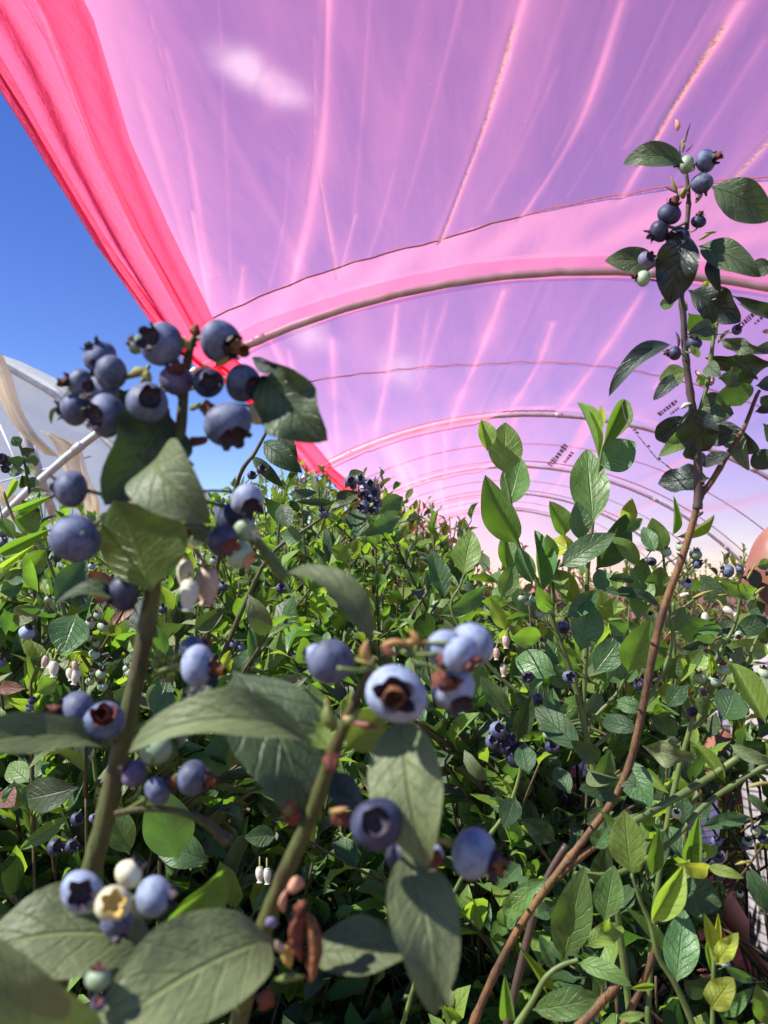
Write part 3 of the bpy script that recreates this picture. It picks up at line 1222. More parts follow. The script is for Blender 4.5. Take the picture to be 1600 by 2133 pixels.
# ------------------------------------------------------------------ white tunnel next door
WY = 11.0
white = thing('white_tunnel', 'white polythene tunnel with tan end drapes beyond the left edge of the pink film', 'polytunnel', (-8.5, WY, 0))
WL = white.location
prof = [(-13.2, 3.6), (-10.8, 4.35), (-8.3, 3.85), (-6.38, 2.92), (-5.6, 2.36), (-4.9, 1.72), (-4.2, 1.02), (-4.02, 0.2), (-3.98, -1.5)]
PP, _ = smooth_path([Vector((x, 0, h + 1.55)) for x, h in prof], [1] * len(prof), 6)


def white_film(y0, y1, ny_, name, inset=0.0, wave=0.05, sag=0.12):
    V, Fc, th = [], [], []
    n = len(PP)
    for j in range(ny_ + 1):
        y = y0 + (y1 - y0) * j / ny_
        for i, p in enumerate(PP):
            s = i / (n - 1)
            z = p.z - sag * math.sin((y - WY) / 2.5 * math.pi) ** 2 + wave * math.sin(s * 60 + y * 1.3) * 0.4
            V.append((p.x + inset + wave * 0.5 * math.sin(y * 3 + s * 20) - WL.x, y - WL.y, z - WL.z))
            th.append(0.5 + 0.3 * math.sin(s * 40))
    for j in range(ny_):
        for i in range(n - 1):
            a = j * n + i
            Fc.append((a, a + 1, a + n + 1, a + n))
    me = mesh_from(name, V, Fc, 'film_white')
    a_ = me.attributes.new('thick', 'FLOAT', 'POINT')
    a_.data.foreach_set('value', np.clip(np.array(th, dtype=np.float32), 0, 1))
    me.attributes.new('grime', 'FLOAT', 'POINT')
    return link(name, me, white)


for k in range(1):
    white_film(WY + 2.5 * k, WY + 2.5 * (k + 1), 16, 'film_panel')
for k in range(2):
    pts = [Vector((p.x - 0.05 - WL.x, WY + 0.15 + 1.9 * k - WL.y, p.z - 0.10 - WL.z)) for p in PP]
    V, Fc = tube(pts, [0.045] * len(pts), 8)
    link('hoop', mesh_from('hoop', V, Fc, 'steel'), white)
# pale end wall film far inside, and tan drapes gathered at the near end
V, Fc, th = [], [], []
for i, p in enumerate(PP):
    for j in range(9):
        V.append((p.x * 1.0 - WL.x + 0.02, WY + 2.4 + 0.06 * math.sin(i * 1.3) - WL.y, p.z * j / 8 - WL.z))
        th.append(0.4)
for i in range(len(PP) - 1):
    for j in range(8):
        a = i * 9 + j
        Fc.append((a, a + 1, a + 10, a + 9))
me = mesh_from('end_film', V, Fc, 'film_white')
a_ = me.attributes.new('thick', 'FLOAT', 'POINT')
a_.data.foreach_set('value', np.array(th, dtype=np.float32))
me.attributes.new('grime', 'FLOAT', 'POINT')
link('end_film', me, white)


def drape(px_pts, wpx, d, seed, name='drape'):
    """hanging gathered strip of film: pleated ribbon through photo points"""
    rng = random.Random(seed)
    C = [at(x, y, d) for x, y in px_pts]
    Wd = [w * d / F for w in wpx]
    P, R = smooth_path(C, Wd, 8)
    V, Fc, th = [], [], []
    nv = 18
    for i, (p, w) in enumerate(zip(P, R)):
        tg = (P[min(i + 1, len(P) - 1)] - P[max(i - 1, 0)]).normalized()
        side = (RIGHT - UPV * 0.25).normalized()
        for k in range(nv + 1):
            v = k / nv - 0.5
            q = p + side * w * v + FWD * (0.22 * math.sin(v * 9 + i * 0.05) + 0.06 * math.sin(v * 23 + i * .1))
            V.append(q - WL)
            th.append(0.5 + 0.5 * math.sin(v * 20 + i * 0.12))
    for i in range(len(P) - 1):
        for k in range(nv):
            a = i * (nv + 1) + k
            Fc.append((a, a + 1, a + nv + 2, a + nv + 1))
    me = mesh_from(name, V, Fc, 'film_tan')
    a_ = me.attributes.new('thick', 'FLOAT', 'POINT')
    a_.data.foreach_set('value', np.clip(np.array(th, dtype=np.float32), 0, 1))
    me.attributes.new('grime', 'FLOAT', 'POINT')
    return link(name, me, white)


drape([(-40, 690), (0, 760), (25, 840), (60, 900), (110, 950)], [22, 30, 34, 28, 10], 10.7, 1)
drape([(95, 900), (140, 925), (165, 985), (190, 1040), (196, 1100)], [30, 74, 60, 40, 20], 10.6, 2)
drape([(268, 1000), (275, 1040), (285, 1090)], [14, 26, 30], 10.6, 3)
drape([(-30, 1000), (20, 1040), (50, 1090)], [50, 50, 40], 10.6, 4)
for a, b in (((0, 885), (95, 1100)), ((-20, 1010), (190, 950)), ((60, 890), (110, 1050)), ((0, 1060), (150, 1010))):
    V, Fc = tube([at(*a, 11.6) - WL, at(*b, 11.6) - WL], [0.014, 0.014], 6)
    link('brace_wire', mesh_from('brace_wire', V, Fc, 'steel'), white)
for a, b in (((0, 760), (118, 1090)),):
    V, Fc = tube([at(*a, 11.2) - WL, at(*b, 11.2) - WL], [0.06, 0.06], 8)
    link('post', mesh_from('post', V, Fc, 'steel'), white)

# ------------------------------------------------------------------ blueberry bushes
GROUPN = 'blueberry bushes in the tunnel'


def bush_root(label, x, y, group=None):
    return thing('blueberry_bush', label, 'bush', (x, y, 0), group)


def c5(u, v):
    return 1200 + u / 2.57, 220 + v / 2.57


def c6(u, v):
    return 900 + u / 2.2857, 800 + v / 2.2857


def c7(u, v):
    return 1050 + u / 2.909, 1550 + v / 2.909


def c2(u, v):
    return u / 2.0, 1200 + v / 2.0


def c8(u, v):          # crop [0, 900, 600, 1500]
    return u / 2.667, 900 + v / 2.667


def leaves(root, conv, rows, d, sc, lod=0, dj=0.04):
    """rows: (base u, v, tip u, v, width, material, kind, roll[, depth])"""
    rng = random.Random(len(rows))
    for r in rows:
        bu, bv, tu, tv, w, m_, k_ = r[:7]
        roll = r[7] if len(r) > 7 else rng.uniform(-25, 25)
        dd = r[8] if len(r) > 8 else d + rng.uniform(-dj, dj)
        b, t_ = conv(bu, bv), conv(tu, tv)
        place_leaf(root, b[0], b[1], t_[0], t_[1], w * (1.0 if sc == 2.909 else 1.14) / sc, dd, dd * rng.uniform(0.96, 1.05), m_, k_, roll, lod)


# ---- A: the nearest bush, two fruiting shoots close to the lens
A = bush_root('nearest blueberry bush, two thick olive stems with the big dusty blue berry clusters', -0.10, 0.36)
D1 = 0.285
pxcane(A, [(404, 700), (388, 770), (376, 900), (362, 1000), (336, 1120), (312, 1270), (283, 1420), (248, 1580), (205, 1760), (178, 1850)],
       [13, 18, 22, 24, 27, 34, 37, 40, 42, 44], D1, 'cane_olive', to_ground=True, seed=1, sides=14)
pxcane(A, [(782, 1370, 0.225), (735, 1470, 0.23), (690, 1580, 0.235), (648, 1700, 0.24), (590, 1830, 0.245), (545, 1950, 0.25), (500, 2120, 0.26)],
       [12, 22, 29, 31, 34, 36, 38], 0.23, 'cane_olive', to_ground=True, seed=2, sides=14)
pxcane(A, [(400, 1010), (330, 1040), (318, 1000), (310, 960)], [9, 10, 9, 8], 0.29, 'cane_olive', 'twig', seed=3)
pxcane(A, [(478, 1755), (430, 1715), (370, 1690), (300, 1685), (240, 1695)], [24, 18, 14, 13, 12], 0.27, 'cane_olive', 'twig', seed=4)
pxcane(A, [(530, 1120), (560, 1160), (595, 1205)], [16, 22, 26], 0.29, 'cane_green', 'twig', seed=5)
N1, N2, N3 = (394, 770, D1), (372, 880, D1), (345, 1080, D1)
B = place_berry
# top cluster
B(A, 338, 717, 46, 0.280, (-0.62, 0.28, 0.62), 'berry_blue', 'calyx_dark', None, (396, 745, D1))
B(A, 460, 712, 47, 0.280, (0.66, -0.22, 0.68), 'berry_blue', 'calyx_dark', 'dried_brown', (405, 720, D1))
B(A, 207, 743, 36, 0.295, (-0.5, 0.8, 0.1), 'berry_blue', 'calyx_dark', None, (300, 770, D1))
B(A, 232, 777, 38, 0.282, (-0.75, 0.25, -0.3), 'berry_blue', 'calyx_dark', None, (310, 762, D1))
B(A, 168, 797, 29, 0.298, (-0.95, 0.1, 0.1), 'berry_blue', 'calyx_dark', 'dried_red', (250, 800, D1))
B(A, 214, 816, 38, 0.290, (-0.85, 0.2, 0.4), 'berry_blue', 'calyx_dark', None, (300, 790, D1))
B(A, 155, 853, 34, 0.300, (-0.95, -0.05, -0.1), 'berry_blue', 'calyx_dark', None, (230, 830, D1))
B(A, 222, 866, 43, 0.280, (-0.72, -0.02, 0.66), 'berry_blue', 'calyx_dark', None, (290, 840, D1))
B(A, 307, 838, 43, 0.272, (0.16, 0.28, 0.95), 'berry_blue', 'calyx_dark', None, (340, 800, D1 + .02))
B(A, 368, 792, 35, 0.283, (0.0, 0.75, 0.6), 'berry_purple', 'calyx_red', None, (380, 830, D1 + .01))
B(A, 434, 797, 32, 0.280, (0.1, 0.0, 1.0), 'berry_deep', 'calyx_dark', None, (400, 810, D1 + .02))
B(A, 507, 798, 40, 0.285, (0.62, -0.22, 0.70), 'berry_blue', 'calyx_dark', None, (420, 790, D1 + .02))
B(A, 475, 884, 50, 0.275, (0.25, -0.62, 0.70), 'berry_blue', 'calyx_dark', None, (400, 850, D1 + .02))
B(A, 540, 860, 27, 0.292, (0.6, -0.55, 0.3), 'berry_cream', 'calyx_red', None, (440, 850, D1 + .02))
B(A, 285, 718, 20, 0.292, (-0.7, 0.5, 0.2), 'berry_green', 'calyx_red', None, (380, 760, D1))
# lower left pair and singles
B(A, 148, 1019, 40, 0.275, (-0.9, 0.1, -0.2), 'berry_blue', 'calyx_red', None, (215, 1035, 0.285))
B(A, 157, 1122, 51, 0.262, (-0.3, -0.2, -0.9), 'berry_blue', 'calyx_dark', None, (225, 1070, 0.285))
B(A, 258, 1236, 38, 0.280, (-0.9, -0.1, 0.1), 'berry_deep', 'calyx_dark', None, (310, 1230, D1))
B(A, 515, 1040, 34, 0.272, (0.25, -0.5, 0.85), 'berry_pale', 'calyx_dark', None, (380, 1030, 0.29))
B(A, 490, 1082, 42, 0.284, (0.5, -0.6, 0.1), 'berry_deep', 'calyx_dark', None, (370, 1050, 0.29))
B(A, 463, 1125, 34, 0.268, (0.55, -0.5, 0.7), 'berry_deep', 'calyx_red', None, (360, 1100, 0.29))
B(A, 500, 1157, 30, 0.272, (0.75, -0.4, 0.4), 'berry_green', 'bud_peach', None, (400, 1120, 0.29))
B(A, 510, 1105, 26, 0.275, (0.85, -0.2, 0.4), 'berry_green', 'petal_white', None, (400, 1100, 0.29))
bell_flower(A, 386, 1165, 60, 0.276, 'petal_white', (0.06, -1, 0.2), (352, 1120, D1))
bell_flower(A, 398, 1205, 66, 0.272, 'petal_white', (-0.06, -1, 0.2), (352, 1130, D1))
bell_flower(A, 432, 1180, 78, 0.282, 'petal_pink', (0.02, -1, 0.2), (360, 1125, D1))
for (x, y, L_, m_, dr, ft) in ((370, 1125, 34, 'dried_red', (0.6, 0.7, 0.3), 1.0), (430, 835, 50, 'dried_brown', (0.5, -0.7, 0.4), 0.8), (400, 925, 46, 'dried_red', (0.7, 0.3, 0.4), 0.6),
                              (395, 730, 30, 'stalk_yellow', (-0.3, 1, 0.3), 0.7), (408, 700, 26, 'dried_brown', (0.1, 1, 0), 0.8), (270, 780, 44, 'stalk_yellow', (1, 0.1, 0.2), 0.5),
                              (300, 770, 34, 'stalk_yellow', (0.4, -0.8, 0.2), 0.7), (450, 760, 36, 'stalk_yellow', (0.6, 0.3, 0.3), 0.5), (380, 960, 30, 'dried_red', (0.9, -0.3, 0.3), 0.6)):
    bud(A, x, y, L_, 0.280, m_, dr, ft, 'bract')
for (x, y) in ((325, 1390), (340, 1370), (352, 1395), (345, 1420), (330, 1410), (362, 1378)):
    bud(A, x, y, 28, 0.28, 'stalk_green', (random.Random(x).uniform(-1, 1), 0.6, 0.5), 0.9)
# middle left: pairs on side twigs
B(A, 412, 1386, 42, 0.262, (0.85, -0.05, 0.35), 'berry_pale', 'calyx_dark', 'dried_brown', (320, 1410, D1))
B(A, 400, 1353, 29, 0.280, (0.7, 0.3, -0.3), 'berry_blue', 'calyx_dark', 'dried_brown', (320, 1400, D1))
B(A, 160, 1482, 43, 0.280, (-0.95, 0.1, 0.1), 'berry_blue', 'calyx_dark', 'dried_red', (240, 1560, D1))
B(A, 217, 1503, 42, 0.270, (-0.05, 0.35, 0.95), 'berry_blue', 'calyx_red', 'dried_red', (245, 1560, D1))
B(A, 325, 1562, 33, 0.272, (0.1, 0.4, -0.6), 'berry_green', 'calyx_dark', None, (285, 1660, D1))
B(A, 280, 1612, 28, 0.272, (-0.6, 0.4, 0.2), 'berry_purple', 'calyx_dark', None, (262, 1670, D1))
B(A, 328, 1648, 31, 0.268, (0.6, 0.4, 0.1), 'berry_blue', 'calyx_dark', 'dried_brown', (255, 1690, D1))
B(A, 400, 1620, 36, 0.268, (0.9, -0.15, 0.2), 'berry_blue', 'calyx_dark', 'dried_brown', (290, 1690, D1))
B(A, 170, 1857, 42, 0.212, (0.0, -0.15, 1.0), 'berry_pale', 'calyx_dark', None, (230, 1900, 0.25))
B(A, 268, 1820, 29, 0.222, (0.55, 0.65, 0.1), 'berry_cream', 'calyx_dark', None, (240, 1900, 0.25))
B(A, 236, 1882, 36, 0.206, (0.0, 0.05, 1.0), 'berry_cream', 'calyx_yellow', None, (240, 1930, 0.25))
B(A, 320, 1868, 42, 0.216, (0.9, 0.0, 0.2), 'berry_pale', 'calyx_dark', None, (260, 1920, 0.25))
B(A, 245, 1922, 34, 0.222, (0.2, -0.9, 0.2), 'berry_blue', 'calyx_dark', None, (240, 1880, 0.25))
B(A, 345, 1972, 36, 0.232, (0.4, 0.8, 0.1), 'berry_purple', 'calyx_red', None, (380, 2050, 0.25))
B(A, 205, 2040, 26, 0.190, (-0.2, 0.9, 0.4), 'berry_green', 'calyx_red', None, (215, 2110, 0.21))
B(A, 205, 2090, 16, 0.188, (-0.2, 0.3, 0.9), 'berry_purple', 'calyx_red', None, (230, 2125, 0.21))
# centre cluster, nearest of all
C0 = (785, 1375, 0.225)
B(A, 690, 1379, 48, 0.222, (-0.3, 0.3, -0.9), 'berry_blue', 'calyx_dark', None, (775, 1390, 0.222))
B(A, 655, 1364, 24, 0.240, (-0.9, 0.1, 0), 'berry_pale', 'calyx_dark', None, (770, 1380, 0.23))
B(A, 826, 1446, 62, 0.215, (-0.02, -0.02, 1.0), 'berry_pale', 'calyx_dark', 'dried_brown', (790, 1400, 0.24))
B(A, 983, 1342, 46, 0.228, (0.3, 0.3, -0.8), 'berry_pale', 'calyx_dark', None, (850, 1355, 0.228))
B(A, 926, 1352, 40, 0.224, (0.3, 0.2, -0.6), 'berry_pale', 'calyx_dark', None, (830, 1355, 0.226))
B(A, 960, 1362, 41, 0.215, (0.6, -0.6, 0.3), 'berry_pale', 'calyx_red', None, (860, 1360, 0.226))
B(A, 945, 1437, 46, 0.226, (0.35, -0.75, 0.5), 'berry_pale', 'calyx_dark', None, (870, 1390, 0.23))
B(A, 785, 1716, 54, 0.213, (-0.06, 0.05, 1.0), 'berry_deep', 'calyx_dark', None, (690, 1690, 0.235))
B(A, 846, 1782, 44, 0.236, (0.4, -0.8, 0.1), 'berry_deep', 'calyx_dark', None, (760, 1700, 0.238))
B(A, 893, 1783, 32, 0.234, (0.1, -0.9, 0.3), 'berry_pale', 'calyx_dark', None, (905, 1740, 0.235))
B(A, 986, 1778, 52, 0.222, (0.88, -0.35, 0.2), 'berry_pale', 'calyx_dark', 'dried_brown', (915, 1752, 0.228), stalk='stalk_yellow')
for (x, y, L_, m_, dr, ft) in ((790, 1350, 60, 'stalk_orange', (1, 0.15, 0.2), 0.32), (830, 1345, 66, 'stalk_orange', (1, 0.05, 0.1), 0.34), (800, 1345, 40, 'dried_red', (0.7, -0.3, 0.5), 0.6),
                              (905, 1400, 60, 'dried_red', (0.8, -0.5, 0.5), 0.9), (920, 1380, 44, 'dried_red', (0.3, 0.5, 0.6), 0.8), (935, 1420, 40, 'dried_red', (0.6, 0.2, 0.6), 0.7),
                              (770, 1390, 60, 'stalk_orange', (-0.05, 1, 0.1), 0.4), (735, 1370, 50, 'stalk_yellow', (0.9, -0.2, 0.3), 0.25), (870, 1345, 36, 'stalk_orange', (-0.5, 0.9, 0.2), 0.6),
                              (700, 1520, 56, 'stalk_green', (-0.3, 1, 0.2), 0.6), (720, 1510, 50, 'stalk_green', (0.6, 0.8, 0.2), 0.5), (690, 1570, 50, 'dried_red', (0.1, -0.6, 0.8), 0.7),
                              (690, 1500, 50, 'stalk_yellow', (-0.25, 1, 0.1), 0.4), (715, 1495, 60, 'bud_peach', (0.9, -0.1, 0.3), 0.35), (745, 1505, 44, 'calyx_red', (0.9, -0.1, 0.3), 0.5),
                              (610, 1720, 60, 'dried_red', (-0.1, 1, 0.3), 0.6), (600, 1700, 36, 'stalk_green', (0.2, 1, 0.2), 0.8), (690, 1690, 44, 'stalk_orange', (0.8, 0.3, 0.4), 0.5),
                              (690, 1705, 60, 'dried_red', (1, -0.1, 0.2), 0.5), (608, 1860, 42, 'bud_peach', (0.3, 1, 0.3), 0.9), (590, 1900, 60, 'bud_peach', (0.2, 1, 0.3), 0.3),
                              (600, 1960, 50, 'calyx_yellow', (0.1, -1, 0.4), 0.5), (572, 1925, 30, 'berry_purple', (-0.2, 0.6, 0.6), 1.0), (590, 1980, 50, 'petal_pink', (-0.2, 0.8, 0.6), 0.5),
                              (628, 1885, 110, 'dried_red', (0.02, -1, 0.2), 0.26), (640, 1900, 130, 'dried_brown', (0.10, -1, 0.3), 0.22), (648, 1960, 84, 'dried_red', (-0.05, -1, 0.1), 0.34), (615, 1900, 50, 'dried_red', (0.5, 0.8, 0.5), 0.5), (575, 2040, 70, 'stalk_green', (0.9, 0.15, 0.2), 0.3), (555, 2100, 60, 'dried_red', (0.1, 0.9, 0.3), 0.5),
                              (910, 1770, 40, 'dried_red', (-0.3, -1, 0.4), 0.7), (905, 1750, 36, 'stalk_yellow', (1, 0.1, 0.2), 0.4)):
    bud(A, x, y, L_, 0.222 if y > 1300 else 0.28, m_, dr, ft, 'bract')
PL = place_leaf
PL(A, 545, 782, 683, 918, 142, 0.285, 0.275, 'leaf_old', 'crinkle', 10)
PL(A, 525, 745, 617, 772, 30, 0.30, 0.29, 'leaf_dark', 'arch', 20)
PL(A, 352, 850, 218, 1052, 168, 0.290, 0.268, 'leaf_old', 'crinkle', -18)
PL(A, 345, 905, 108, 884, 58, 0.305, 0.318, 'leaf_old', 'hook', 40)
PL(A, 338, 958, 440, 1092, 150, 0.272, 0.25, 'leaf_dusty', 'hook', 15)
PL(A, 315, 1232, 238, 1042, 186, 0.268, 0.262, 'leaf_mid', 'flat', -42, flip=True)
PL(A, 778, 1352, 596, 1196, 60, 0.225, 0.235, 'leaf_dusty', 'hook', 35)
PL(A, 655, 1550, 268, 1570, 92, 0.236, 0.232, 'leaf_dusty', 'hook', 30)
PL(A, 485, 1398, 640, 1730, 190, 0.262, 0.240, 'leaf_old', 'arch', -25)
PL(A, 240, 1560, -160, 1590, 84, 0.275, 0.235, 'leaf_dusty', 'arch', 35)
PL(A, 838, 1490, 890, 1808, 160, 0.232, 0.212, 'leaf_dusty', 'arch', 12)
PL(A, 838, 1770, 905, 2118, 150, 0.228, 0.205, 'leaf_dusty', 'arch', -22)
PL(A, 572, 1958, 170, 2190, 218, 0.225, 0.185, 'leaf_dusty', 'arch', 18)
PL(A, 330, 1965, -60, 1990, 190, 0.250, 0.236, 'leaf_dusty', 'arch', 28)
PL(A, 180, 2230, -60, 1930, 220, 0.200, 0.180, 'leaf_dusty', 'arch', -25)
PL(A, 640, 1985, 862, 1985, 118, 0.232, 0.225, 'leaf_dusty', 'flat', -30)
PL(A, 330, 1935, 474, 1808, 84, 0.255, 0.27, 'leaf_mid', 'fold', 30)
PL(A, 290, 1290, 110, 1265, 34, 0.285, 0.275, 'leaf_old', 'hook', 55)
PL(A, 300, 1240, 330, 1330, 50, 0.30, 0.29, 'leaf_dark', 'arch', 40)
PL(A, 380, 1120, 440, 1100, 60, 0.30, 0.29, 'leaf_old', 'flat', 10)
PL(A, 460, 1390, 370, 1560, 60, 0.285, 0.275, 'leaf_dark', 'arch', 20)
PL(A, 720, 1560, 800, 1480, 90, 0.245, 0.25, 'leaf_young', 'flat', 20)
PL(A, 690, 1560, 640, 1500, 50, 0.245, 0.25, 'leaf_young', 'cup', 10)
PL(A, 760, 1700, 640, 1610, 60, 0.25, 0.255, 'leaf_dark', 'arch', 30)

# ---- B: tall dark shoot on the right
Bb = bush_root('tall dark blueberry bush on a reddish cane rising against the pink film', 0.16, 0.66)
DB = 0.56
pxcane(Bb, [c5(590, 360), c5(603, 480), c5(597, 610), c5(575, 850), c5(562, 1000), c5(575, 1130), c5(585, 1320), c5(612, 1540), c5(640, 1720), c5(652, 1900), c5(655, 2080), c5(650, 2160)],
       [7, 9, 10, 11, 12, 13, 14, 15, 17, 18, 19, 20], DB, 'cane_purple', seed=11)
pxcane(Bb, [c6(1560, 30), c6(1540, 70), c6(1480, 220), c6(1400, 350), c6(1330, 465), c6(1275, 540), c6(1245, 650), c6(1190, 830), c6(1110, 1050), c6(1055, 1270), c6(1000, 1560)] +
       [(1312, 1590), (1278, 1665), (1235, 1725), (1188, 1785), (1135, 1855), (1080, 1935), (1030, 2030), (985, 2133)],
       [7, 8, 10, 11, 13, 14, 15, 16, 16, 17, 16, 16, 15, 15, 15, 16, 16, 16, 17], DB, 'cane_brown', to_ground=True, seed=12, sides=12)
pxcane(Bb, [c7(590, 590), c7(440, 700), c7(330, 800)], [14, 16, 18], DB, 'cane_brown', seed=13)
pxcane(Bb, [(1300, 2035, .6), (1255, 2085, .6), (1205, 2140, .6)], [17, 20, 22], 0.6, 'cane_brown', to_ground=True, seed=14)
pxcane(Bb, [(1372, 1945, .62), (1350, 2020, .62), (1300, 2133, .62)], [12, 14, 15], 0.62, 'cane_brown', to_ground=True, seed=15)
pxcane(Bb, [(1180, 1760, .63), (1130, 1850, .63), (1090, 1990, .63)], [14, 16, 18], 0.63, 'cane_purple', to_ground=True, seed=16)
pxcane(Bb, [c5(750, 1165), c5(735, 1260), c5(715, 1400), c5(700, 1510), c5(640, 1700)], [6, 8, 9, 9, 9], DB, 'cane_green', 'twig', seed=17)
pxcane(Bb, [c7(1700, 60) + (.60,), c7(1550, 150) + (.60,), c7(1400, 240) + (.60,), c7(1200, 385) + (.59,), c7(1000, 600) + (.58,), c7(700, 780) + (.57,), c7(430, 790) + (.565,)], [10, 11, 12, 12, 12, 13, 13], .6, 'cane_green', seed=53)
pxcane(Bb, [c7(1420, 80) + (.6,), c7(1260, 190) + (.6,), c7(1060, 315) + (.59,), c7(780, 470) + (.57,), c7(560, 600) + (.56,)], [13, 15, 16, 15, 14], .6, 'cane_green', seed=54)
O, DK, MD, YG, YL, TE, DU = 'leaf_old', 'leaf_dark', 'leaf_mid', 'leaf_young', 'leaf_yellow', 'leaf_teal', 'leaf_dusty'
leaves(Bb, c5, [
    (580, 310, 253, 312, 112, O, 'hook', 22), (722, 432, 1045, 610, 190, O, 'arch', -15), (585, 668, 503, 1068, 205, DK, 'crinkle', 5, 0.54),
    (432, 850, 152, 832, 125, O, 'arch', 15), (655, 752, 988, 918, 140, O, 'arch', -20), (735, 785, 772, 1002, 68, DK, 'arch', 20),
    (1050, 850, 915, 900, 90, O, 'arch', 10), (602, 988, 882, 1158, 165, DK, 'crinkle', -10), (830, 1015, 1120, 1055, 52, O, 'arch', 25),
    (868, 1060, 1070, 1155, 48, O, 'arch', -20), (515, 1285, 176, 1558, 84, DK, 'hook', 25), (595, 1420, 445, 1470, 110, MD, 'flat', 10),
    (560, 1440, 413, 1578, 70, DK, 'arch', 10), (690, 1350, 1060, 1380, 110, O, 'crinkle', 20), (775, 1255, 1005, 1305, 74, O, 'crinkle', 15),
    (600, 1110, 750, 1250, 120, TE, 'flat', 10), (590, 1230, 720, 1180, 90, O, 'arch', 0), (660, 1600, 845, 1650, 165, O, 'crinkle', 0), (610, 1610, 695, 1850, 205, DK, 'crinkle', 8, 0.54),
    (600, 1660, 432, 1790, 125, DK, 'arch', -10), (610, 1760, 440, 1880, 92, MD, 'arch', 5), (715, 1995, 438, 2025, 135, DK, 'crinkle', 18),
    (760, 1680, 982, 1850, 112, DK, 'hook', 15), (850, 1740, 690, 1795, 105, DK, 'arch', 0), (832, 1860, 678, 1930, 64, DK, 'arch', 15),
    (880, 1790, 925, 1955, 92, DU, 'hook', 15), (950, 1850, 1045, 1940, 112, O, 'arch', 0), (820, 1480, 885, 1605, 180, TE, 'flat', 10),
    (955, 1640, 1060, 1595, 52, DK, 'arch', 10), (985, 1560, 1045, 1600, 60, O, 'flat', 0), (540, 1040, 450, 1070, 56, MD, 'flat', 0), (560, 1050, 600, 1100, 40, YG, 'flat', 0),
    (670, 985, 716, 940, 34, YL, 'flat', 0), (700, 1390, 780, 1450, 80, O, 'arch', 0), (760, 1460, 880, 1440, 100, O, 'crinkle', 10), (880, 1390, 910, 1500, 120, DK, 'crinkle', 0),
    (620, 1330, 660, 1300, 70, YG, 'cup', 0), (640, 1480, 700, 1460, 60, YG, 'cup', 0), (640, 1780, 600, 1890, 60, DK, 'arch', 0), (700, 1880, 640, 1940, 50, DK, 'arch', 0),
    (1000, 1700, 1060, 1760, 90, O, 'arch', 0), (920, 1330, 1040, 1290, 60, O, 'arch', 0), (960, 1500, 1060, 1480, 80, DK, 'arch', 0)], DB, 2.57)
def c9(u, v):          # crop [1042, 1417, 1600, 2133]
    return 1042 + u / 2.867, 1417 + v / 2.867


DK = 'leaf_deep'
leaves(Bb, c9, [(830, 300, 610, 250, 105, DK, 'arch', 10, .56), (720, 640, 470, 650, 150, DK, 'arch', 0, .57), (760, 480, 900, 760, 170, TE, 'flat', 10, .60), (480, 420, 200, 160, 150, DK, 'flat', 10, .60), (100, 360, 190, 90, 110, DK, 'flat', 0, .62),
                (600, 480, 420, 360, 110, O, 'flat', 0, .58), (850, 180, 700, 120, 90, TE, 'arch', 0, .58), (330, 960, 130, 830, 120, DK, 'flat', 0, .60), (170, 560, 130, 380, 120, DK, 'flat', 0, .62), (560, 1000, 640, 880, 100, TE, 'flat', 0, .53),
                (240, 1210, 20, 1390, 110, MD, 'arch', 0, .54), (300, 1370, 200, 1400, 90, TE, 'arch', 0, .54), (900, 200, 1060, 330, 90, DK, 'flat', 0, .60), (1330, 240, 1400, 60, 180, TE, 'flat', 10, .64), (1000, 880, 880, 1180, 110, DK, 'flat', 0, .60),
                (420, 680, 330, 520, 100, DK, 'flat', 0, .63), (640, 760, 520, 860, 90, DK, 'flat', 0, .585), (90, 700, 20, 880, 130, DK, 'flat', 0, .62), (820, 640, 720, 560, 110, DK, 'arch', 0, .55), (1130, 830, 1260, 740, 90, DK, 'flat', 0, .62),
                (440, 1380, 260, 1400, 90, DK, 'arch', 0, .60), (120, 1100, 20, 1200, 110, TE, 'flat', 0, .60)], .58, 2.867)
for k, (x, y, sg) in enumerate(((1497, 960, 1), (1474, 1010, -1), (1446, 1075, 1), (1428, 1160, -1), (1412, 1215, 1), (1389, 1290, 1), (1372, 1345, -1), (1352, 1420, 1), (1342, 1480, -1), (1303, 1640, 1), (1240, 1722, -1), (1170, 1800, 1), (1110, 1895, -1))):
    bud(Bb, x + sg * 7, y, 15, DB - .002, 'cane_purple', (sg, .7, .2), .6)
